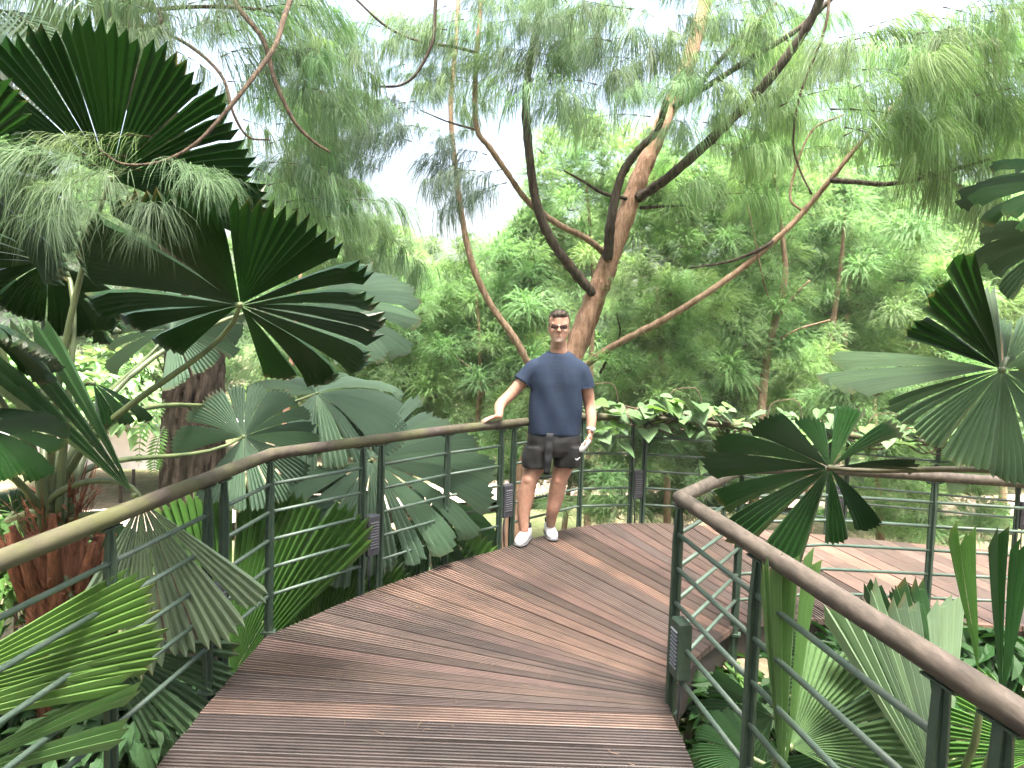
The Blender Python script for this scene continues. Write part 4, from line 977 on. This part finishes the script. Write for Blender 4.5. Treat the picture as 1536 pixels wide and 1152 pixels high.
def ell(c, w, d, n=28, p=2.4, ax=np.array([1., 0, 0]), ay=np.array([0, 1., 0])):
    out = []
    for j in range(n):
        a = 2 * math.pi * j / n; ca, sa = math.cos(a), math.sin(a)
        out.append(vec(c) + ax * w * math.copysign(abs(ca) ** (2 / p), ca) + ay * d * math.copysign(abs(sa) ** (2 / p), sa))
    return out
heel_r, toe_r = on_deck(791, 808), on_deck(769, 829)
heel_l, toe_l = on_deck(822, 799), on_deck(836, 822)
man = empty('person', tuple((heel_r + heel_l) / 2)); tag(man, 'man in navy t-shirt, black shorts and white shoes with one hand on the handrail', 'person')
def mput(name, me, mat):
    if not me.materials: me.materials.append(mat)
    o = bpy.data.objects.new(name, me); COL.objects.link(o); return pin(o, man)
# skin
t = NT('skin'); n1 = t.noise(t.coord('Object'), 30, 4); n2 = t.noise(t.coord('Object'), 6, 3)
col = t.ramp(n1, [(0.3, (0.28, 0.15, 0.105)), (0.7, (0.37, 0.215, 0.155))])
col = t.mixc(t.ramp(n2, [(.5, (0, 0, 0)), (.72, (.45,) * 3)]), col, (0.40, 0.17, 0.13))
# grey stubble on the jaw and upper lip
jaw = J(837, 511, D - .10); sub = t.n('VectorMath', operation='SUBTRACT'); tc = t.n('TexCoord'); t.l(tc.outputs['Object'], sub.inputs[0]); sub.inputs[1].default_value = tuple(jaw)
ln = t.n('VectorMath', operation='LENGTH'); t.l(sub.outputs[0], ln.inputs[0])
st = t.math('MULTIPLY', t.ramp(ln.outputs['Value'], [(.028, (1, 1, 1)), (.062, (0, 0, 0))]), t.ramp(t.noise(t.coord('Object'), 160, 2), [(.35, (.25,) * 3), (.65, (.7,) * 3)]))
col = t.mixc(st, col, (0.26, 0.225, 0.20))
MAT['skin'] = t.done(t.bsdf(col, 0.5, 0.4, n1, 0.08, 0.002, Subsurface_Weight=0.12, Subsurface_Scale=0.02).outputs[0])
body = MB()
# legs
chain(body, [J(810, 668, D), J(803, 695, D - .02), J(794, 722, D - .05), J(789, 745, D - .04), J(785, 775, D - .05), heel_r * .75 + toe_r * .25 + np.array([0, 0, .09])], [.10, .086, .064, .066, .048, .036])
chain(body, [J(851, 668, D + .02), J(846, 695, D), J(838, 722, D - .01), J(834, 745, D + .02), J(828, 770, D + .03), heel_l * .75 + toe_l * .25 + np.array([0, 0, .09])], [.10, .086, .064, .066, .048, .036])
for c in (J(793, 721, D - .085), J(838, 721, D - .045)): body.ball(c, (.042, .034, .05))
# torso core, neck
body.loft([ell(J(831, 672), .17, .12), ell(J(833, 640), .165, .115), ell(J(834, 600), .175, .12), ell(J(836, 565), .175, .11), ell(J(837, 548), .14, .09), ell(J(837, 536), .085, .075)])
chain(body, [J(837, 545, D + .02), J(838, 527, D + .01), J(838, 508, D)], [.092, .070, .064])
# arms
hand_r = np.array([-.175, 5.675, RAIL_Z + .043])
wr = hand_r + np.array([.085, .035, .030])
chain(body, [J(811, 558, D), J(789, 568, D - .015), J(766, 592, D - .04), J(750, 608, D - .12), wr], [.055, .052, .046, .042, .030])
wl = J(886, 648, D - .06)
chain(body, [J(862, 558, D), J(878, 578, D), J(884, 606, D + .02), J(887, 628, D - .02), wl], [.055, .055, .045, .042, .030])
def hand(m, wrist, fwd, side, up, curls, thumb, s=1.0):
    fwd, side, up = unit(fwd), unit(side), unit(up); k = wrist + fwd * .085 * s
    m.loft([ell(wrist + fwd * .0, .026 * s, .019 * s, 14, 2.4, side, up), ell(wrist + fwd * .03 * s, .036 * s, .018 * s, 14, 2.6, side, up), ell(wrist + fwd * .07 * s, .041 * s, .016 * s, 14, 2.8, side, up), ell(k + fwd * .008, .038 * s, .013 * s, 14, 2.8, side, up)])
    for i, (L, c) in enumerate(zip((.078, .088, .082, .064), curls)):
        p = k + side * (.029 - .0195 * i) * s - fwd * .006; pts = [p]; ang = c[0]
        for f, dl in zip((.45, .32, .23), c):
            d = fwd * math.cos(ang) - up * math.sin(ang); p = p + d * L * f * s; pts.append(p); ang += c[1]
        m.tube(pts, [.0100 * s, .0092 * s, .0082 * s, .0065 * s], 9); m.ball(pts[-1], .0068 * s, n=8, m=6)
        for q in pts[1:-1]: m.ball(q, .0093 * s, n=8, m=6)
    p = wrist + fwd * .028 * s + side * .030 * s; td = unit(thumb)
    pts = [p, p + unit(td + fwd * .2) * .034 * s, p + unit(td + fwd * .2) * .034 * s + unit(td * .5 + fwd * .8 - up * .25) * .034 * s, p + unit(td + fwd * .2) * .034 * s + unit(td * .5 + fwd * .8 - up * .3) * .058 * s]
    m.tube(pts, [.0135 * s, .012 * s, .0105 * s, .008 * s], 9); m.ball(pts[-1], .0082 * s, n=8, m=6)
rd = unit(np.array([.40, .46, 0]))           # direction of the handrail under the hand
hand(body, wr, hand_r - wr + np.array([-.05, -.02, 0]), -rd, np.array([-.1, -.1, 1.]), [(.25, .75, .7), (.2, .8, .7), (.25, .8, .7), (.3, .8, .7)], -rd * .8 + np.array([-.1, -.2, -.35]))
hand(body, wl, np.array([-.06, -.05, -1.]), np.array([-.25, -1, .05]), np.array([1., -.25, -.05]), [(.5, .8, .7), (.55, .85, .7), (.6, .9, .7), (.65, .9, .7)], np.array([-.6, -.6, -.5]))
mput('body', remeshed(body, .0075, 3), MAT['skin'])
# head: its own finer surface sunk into the neck of the body
hc = J(838.5, 491.5, D - .03); rt, up, fw = unit(np.array([1, -.06, .03])), np.array([0.03, 0, 1.]), np.array([-.05, -1, 0.])
fw = unit(fw); rt = unit(np.cross(fw, [0, 0, 1])) * -1 if np.cross(fw, [0, 0, 1])[0] < 0 else unit(np.cross(fw, [0, 0, 1])); up = unit(np.cross(rt, -fw)); up = up if up[2] > 0 else -up
def H(x, y, z): return hc + rt * x + fw * y + up * z
hm = MB()
prof = [(-.122, .026, .026, .062), (-.112, .038, .042, .052), (-.092, .053, .064, .030), (-.065, .066, .080, .014), (-.035, .071, .089, .004), (0, .0745, .094, -.004), (.035, .0765, .098, -.010), (.07, .073, .094, -.012), (.098, .060, .078, -.014), (.118, .036, .048, -.014), (.126, .012, .016, -.014)]
hm.loft([ell(H(0, yo, z), w * 1.06, d, 28, 2.1, rt, fw) for z, w, d, yo in prof])
hm.loft([ell(H(0, .086, .018), .009, .010, 10, 2, rt, fw), ell(H(0, .094, -.005), .0105, .014, 10, 2, rt, fw), ell(H(0, .100, -.026), .0165, .018, 10, 2, rt, fw), ell(H(0, .092, -.036), .015, .014, 10, 2, rt, fw)])
hm.ball(H(-.012, .088, -.031), (.009, .010, .008)); hm.ball(H(.012, .088, -.031), (.009, .010, .008))
hm.ball(H(0, .082, -.105), (.024, .016, .018)); hm.ball(H(-.033, .070, .030), (.030, .012, .010)); hm.ball(H(.033, .070, .030), (.030, .012, .010))
hm.ball(H(-.042, .058, -.028), (.022, .022, .02)); hm.ball(H(.042, .058, -.028), (.022, .022, .02))
hm.ball(H(0, .083, -.062), (.026, .012, .007)); hm.ball(H(0, .083, -.073), (.022, .012, .007))
for s in (-1, 1):
    hm.ball(H(s * .078, -.005, -.008), (.009, .018, .030)); hm.ball(H(s * .077, .0, -.034), (.008, .010, .010))
chain(hm, [H(0, -.015, -.16), H(0, -.012, -.10), H(0, -.012, -.05)], [.060, .058, .055])
mput('head', remeshed(hm, .0042, 3), MAT['skin'])
for nm, c, r_, cl in (('lips', H(0, .0895, -.0675), (.024, .0075, .0042), (.34, .13, .11)),):
    m = MB(); m.ball(c, r_, [rt, fw, up], 14, 8); mput(nm, m.mesh(True), plain('lip', cl, .5))
hr = MB()
for (c, r_) in (((0, -.028, .058), (.082, .098, .082)), ((0, .025, .098), (.060, .060, .040)), ((-.030, .050, .098), (.030, .034, .022)), ((.020, .052, .104), (.034, .034, .022)), ((0, -.055, .005), (.078, .060, .062)), ((-.066, .012, .022), (.014, .026, .045)), ((.066, .012, .022), (.014, .026, .045))):
    hr.ball(H(*c), r_, [rt, fw, up], 18, 12)
me = remeshed(hr, .006, 3)
for v in me.vertices:
    q = v.co; v.co = Vector(hc) + (q - Vector(hc)) * (1 + .022 * math.sin(q.x * 190 + q.z * 60) * math.sin(q.z * 150) + .01 * math.sin(q.y * 300))
t = NT('hair_brown'); n1 = t.noise(t.coord('Object', (220, 60, 60)), 1.0, 4)
hv = [(v.co.copy(), v.normal.copy()) for v in me.vertices]; V = []; F = []
for i in range(2600):
    p, nrm = random.choice(hv)
    if (p - Vector(hc)).dot(Vector(up)) < -.03: continue
    dv = (nrm * .8 + Vector(up) * .35 + Vector(fw) * random.uniform(-.2, .6) + Vector((random.uniform(-.4, .4), random.uniform(-.4, .4), random.uniform(-.3, .3)))).normalized()
    sd = dv.cross(Vector((random.uniform(-1, 1), random.uniform(-1, 1), random.uniform(-1, 1)))).normalized() * .0014; b0 = len(V); q = p - nrm * .004
    V += [q - sd, q + sd, q + dv * random.uniform(.012, .026)]; F.append([b0, b0 + 1, b0 + 2])
strands = mesh_from(V, F)
hair = mput('hair', me, t.done(t.bsdf(t.ramp(n1, [(.3, (.018, .012, .009)), (.7, (.085, .06, .045))]), .55, .4, n1, .8, .01).outputs[0]))
so = obj('strands', strands, me.materials[0], hair); so['kind'] = 'stuff'
# sunglasses
m = MB()
for s in (-1, 1):
    ring = [H(s * .034 + .0285 * math.cos(a), .101 - .011 * abs(s * .034 + .0285 * math.cos(a)) / .06, .004 + .0165 * math.copysign(abs(math.sin(a)) ** .75, math.sin(a))) for a in np.linspace(0, 2 * math.pi, 21)]
    m.tube(ring, .0022, 6)
    m.tube([H(s * .062, .090, .010), H(s * .077, .045, .010), H(s * .080, -.005, .006)], .0024, 6)
m.tube([H(-.008, .103, .008), H(0, .105, .010), H(.008, .103, .008)], .0024, 6)
g = mput('sunglasses', m.mesh(True), plain('glasses_frame', (.02, .012, .010), .3))
for s in (-1, 1):
    m = MB(); fr = lambda k, y: [H(s * .034 + .0275 * k * math.cos(a), y - .011 * abs(s * .034 + .0275 * k * math.cos(a)) / .06, .004 + .0158 * k * math.copysign(abs(math.sin(a)) ** .75, math.sin(a))) for a in np.linspace(0, 2 * math.pi, 20, endpoint=False)]
    m.loft([fr(1, .0985), fr(1, .1005), fr(.6, .1025)]); o = obj('lens', m.mesh(True), plain('red_brown_lens', (.030, .009, .008), .12, .6, .1), g)
# t-shirt
sm_ = MB()
sm_.loft([ell(J(831, 652), .212, .142, 36, 2.5), ell(J(831.5, 640), .210, .145, 36, 2.5), ell(J(833, 618), .208, .146, 36, 2.5), ell(J(834.5, 595), .212, .143, 36, 2.5), ell(J(836, 574), .222, .142, 36, 2.5),
         ell(J(837, 558), .218, .132, 36, 2.4), ell(J(837, 547), .202, .118, 36, 2.3), ell(J(837.3, 538.5), .166, .104, 36, 2.2), ell(J(837.5, 531.5), .122, .094, 36, 2.1), [p - np.array([0, 0, max(0, (D - .01 - p[1])) * .42]) for p in ell(J(837.6, 526), .085, .084, 36, 2)]])
chain(sm_, [J(815, 551, D + .01), J(801, 555, D), J(790, 566, D - .01), J(782, 576, D - .025)], [.084, .084, .078, .074])
chain(sm_, [J(858, 551, D + .01), J(869, 556, D), J(876, 570, D), J(879, 585, D)], [.084, .082, .076, .073])
me = remeshed(sm_, .010, 6)
# cut flat hems: open sleeve ends, waist and neck by flattening what lies past them
def flatten(me, p, nrm, reach):
    p, nrm = Vector(p), Vector(unit(nrm))
    for v in me.vertices:
        d = (v.co - p).dot(nrm)
        if d > 0 and (v.co - p).length < reach: v.co -= nrm * d
flatten(me, J(784, 574, D - .02), J(781, 574, D - .02) - J(790, 563, D - .01), .105)
flatten(me, J(880.5, 583, D), J(881, 584, D) - J(879, 570, D), .105)
for v in me.vertices:        # soft cloth folds
    q = v.co; k = max(0, min(1, (1.55 - q.z) / .3))
    f = .005 * math.sin(q.x * 26 + q.z * 5 + 2.2 * math.sin(q.z * 5 + q.x * 3)) * k + .0025 * math.sin(q.z * 31 - q.x * 21 + 3 * math.sin(q.x * 9)) * (1 - k)
    v.co += v.normal * f
t = NT('navy_cotton'); n1 = t.noise(t.coord('Object', (1, 1, .5)), 9, 4, .6); n2 = t.noise(t.coord('Object'), 260, 2)
col = t.ramp(n1, [(.3, (.010, .018, .038)), (.7, (.016, .027, .052))])
cpos = J(838, 552, D - .14); epos = J(838.5, 581, D - .15)
tc = t.n('TexCoord'); sx = t.n('SeparateXYZ'); t.l(tc.outputs['Object'], sx.inputs[0])
def band(o, c, h):       # 1 within h of c
    return t.math('LESS_THAN', t.math('ABSOLUTE', t.math('SUBTRACT', o, c)), h)
cmb = t.n('CombineXYZ'); t.l(sx.outputs[0], cmb.inputs[0]); t.l(sx.outputs[2], cmb.inputs[1])
glyph = t.math('GREATER_THAN', t.noise(cmb.outputs[0], 95, 1), .5)
rows = t.math('GREATER_THAN', t.math('SINE', t.math('MULTIPLY', sx.outputs[2], 200.0)), -.1)
pr = t.math('MULTIPLY', t.math('MULTIPLY', band(sx.outputs[0], float(cpos[0]), .075), band(sx.outputs[2], float(cpos[2]), .045)), t.math('MULTIPLY', glyph, rows))
rx = t.math('POWER', t.math('SUBTRACT', sx.outputs[0], float(epos[0])), 2.0); rz_ = t.math('POWER', t.math('SUBTRACT', sx.outputs[2], float(epos[2])), 2.0)
rr = t.math('SQRT', t.math('ADD', rx, rz_)); ringm = t.math('MAXIMUM', band(rr, .033, .005), t.math('MULTIPLY', t.math('LESS_THAN', rr, .018), glyph))
front = t.math('LESS_THAN', sx.outputs[1], float(D - .02))
pr = t.math('MULTIPLY', t.math('MAXIMUM', pr, ringm), front)
col = t.mixc(t.math('MULTIPLY', pr, .4), col, (.006, .007, .010))
mput('t_shirt', me, t.done(t.bsdf(col, .85, .2, n1, .25, .01).outputs[0]))
# shorts
sh = MB()
sh.loft([ell(J(831, 646), .196, .135, 32, 2.6), ell(J(831, 660), .214, .145, 32, 2.6), ell(J(831, 674), .220, .145, 32, 2.6), ell(J(831, 682), .212, .13, 32, 2.6)])
sh.loft([ell(J(808, 668), .112, .135, 24, 2.4), ell(J(804, 684, D - .01), .110, .128, 24, 2.4), ell(J(802, 700, D - .02), .103, .124, 24, 2.4)])
sh.loft([ell(J(853, 668), .112, .135, 24, 2.4), ell(J(852, 684), .112, .128, 24, 2.4), ell(J(850, 699), .108, .122, 24, 2.4)])
me = remeshed(sh, .009, 3)
for v in me.vertices:
    q = v.co; v.co += v.normal * (.003 * math.sin(q.x * 48 + q.z * 14) + .002 * math.sin(q.z * 44 - q.x * 20))
t = NT('black_nylon'); n1 = t.noise(t.coord('Object'), 22, 4)
shorts = mput('shorts', me, t.done(t.bsdf(t.ramp(n1, [(.3, (.006, .006, .007)), (.7, (.011, .011, .012))]), .6, .3, n1, .1, .004).outputs[0]))
# small white tick mark on the hem
m = MB(); pts = smooth_path([J(863.2, 688.2, D - .150), J(865, 690, D - .146), J(867.5, 688.2, D - .135), J(870, 686, D - .12)], 4); m.tube(pts, [.002 + .0035 * math.sin(math.pi * min(1, .2 + i / len(pts))) * (1 - i / len(pts)) for i in range(len(pts))], 6); obj('tick_mark', m.mesh(True), MAT['pouch'], shorts)
# dark sleeve of a jacket tied round the waist
for pts, w in ((((825, 650, D - .155), (823, 668, D - .165), (822, 688, D - .165), (820, 711, D - .15)), (.028, .032, .030, .022)), (((855, 690, D - .11), (856, 697, D - .10), (856, 703, D - .09)), (.022, .02, .012))):
    m = MB(); P = smooth_path([J(*p) for p in pts], 5); W = [x[0] for x in smooth_path([(x,) for x in w], 5)]
    m.loft([ell(p, ww, .012 + .004 * math.sin(i * 1.3), 16, 2.6) for i, (p, ww) in enumerate(zip(P, W))]); mput('jacket_sleeve', m.mesh(True), plain('black_cloth', (.012, .013, .016), .8, .3))
# watch
m = MB(); ax = unit(J(887, 628, D - .02) - wl); sx_, sy_ = unit(np.cross(ax, [0, 1, 0])), None; sy_ = np.cross(ax, sx_); c = wl + ax * .022
m.loft([ell(c - ax * .009, .036, .031, 18, 2, sx_, sy_), ell(c, .038, .033, 18, 2, sx_, sy_), ell(c + ax * .009, .037, .032, 18, 2, sx_, sy_)]); m.box(c + np.array([.012, -.036, 0]), (.03, .008, .03)); mput('watch', m.mesh(True), plain('watch_steel', (.5, .5, .5), .3, .5, .1))
# shoes
def shoe(heel, toe, nm):
    f = unit((toe - heel) * [1, 1, 0]); s = np.array([f[1], -f[0], 0]); b = heel - f * .03; L = .30; z0 = np.array([0, 0, 1.])
    st = [(0, .030, .075), (.04, .036, .098), (.09, .037, .100), (.13, .038, .086), (.17, .043, .068), (.21, .047, .056), (.25, .044, .046), (.28, .034, .038), (.297, .016, .028)]
    m = MB(); m.loft([ell(b + f * x + z0 * (.018 + h * .45), w, h * .52, 20, 2.7, s, z0) for x, w, h in st]); me = remeshed(m, .0055, 2)
    o = mput('shoe', me, plain('white_shoe_' + nm, (.72, .72, .72), .6, .4, .05, 25))
    m = MB(); m.loft([ell(b + f * (x * 1.01 + .15 * .01 - .002) + z0 * .012, w + .005, .012, 20, 3.4, s, z0) for x, w, h in st]); obj('sole', m.mesh(True), plain('shoe_sole_' + nm, (.10, .10, .11), .7), o)
    for k in range(4):
        x = .115 + .028 * k; hgt = .018 + (.098 - .0137 * k) * .97; m = MB(); m.tube([b + f * x - s * .026 + z0 * (hgt - .016), b + f * (x + .004) + z0 * (hgt - .001), b + f * x + s * .026 + z0 * (hgt - .016)], .0042, 6); obj('lace', m.mesh(True), MAT['pouch'], o)
    m = MB(); c = b + f * .065; m.loft([ell(c + z0 * .105, .036, .046, 18, 2, s, f), ell(c + f * .004 + z0 * .132, .039, .044, 18, 2, s, f)]); mput('sock', m.mesh(True), plain('black_sock_' + nm, (.02, .02, .022), .9))
shoe(heel_r, toe_r, 'r'); shoe(heel_l, toe_l, 'l')
# white pouch in his left hand
pc = J(877.5, 668, D - .10); m = MB()
rings = []
for i, (z, w, d) in enumerate(((.045, .012, .008), (.035, .022, .012), (.012, .027, .015), (-.016, .028, .017), (-.040, .025, .013), (-.056, .014, .008))):
    rings.append([p + np.array([.004 * math.sin(j * 2.3 + i), .005 * math.sin(j * 1.7 + i * 2), .003 * math.sin(j + i)]) for j, p in enumerate(ell(pc + np.array([z * .5, 0, z]), w, d, 18, 2.4))])
m.loft(rings); pe = m.build('pouch', MAT['pouch'], None, True); tag(pe, "small crumpled white pouch held in the man's lowered hand", 'pouch')


# ------------------------------------------------------------------ thin pale air between the trees
m = MB(); m.box((0, 45, 5.7), (330, 250, 19.0)); hz = m.build('haze', None, None)
t = bpy.data.materials.new('haze_air'); t.use_nodes = True; nt = t.node_tree; nt.nodes.clear()
o_ = nt.nodes.new('ShaderNodeOutputMaterial'); pv = nt.nodes.new('ShaderNodeVolumePrincipled'); pv.inputs['Density'].default_value = 0.0007; pv.inputs['Color'].default_value = (0.95, 0.98, 0.94, 1)
nt.links.new(pv.outputs[0], o_.inputs['Volume']); hz.data.materials.append(t); tag(hz, 'thin pale air between the trees', 'haze', kind='stuff')
cy.volume_bounces = 0
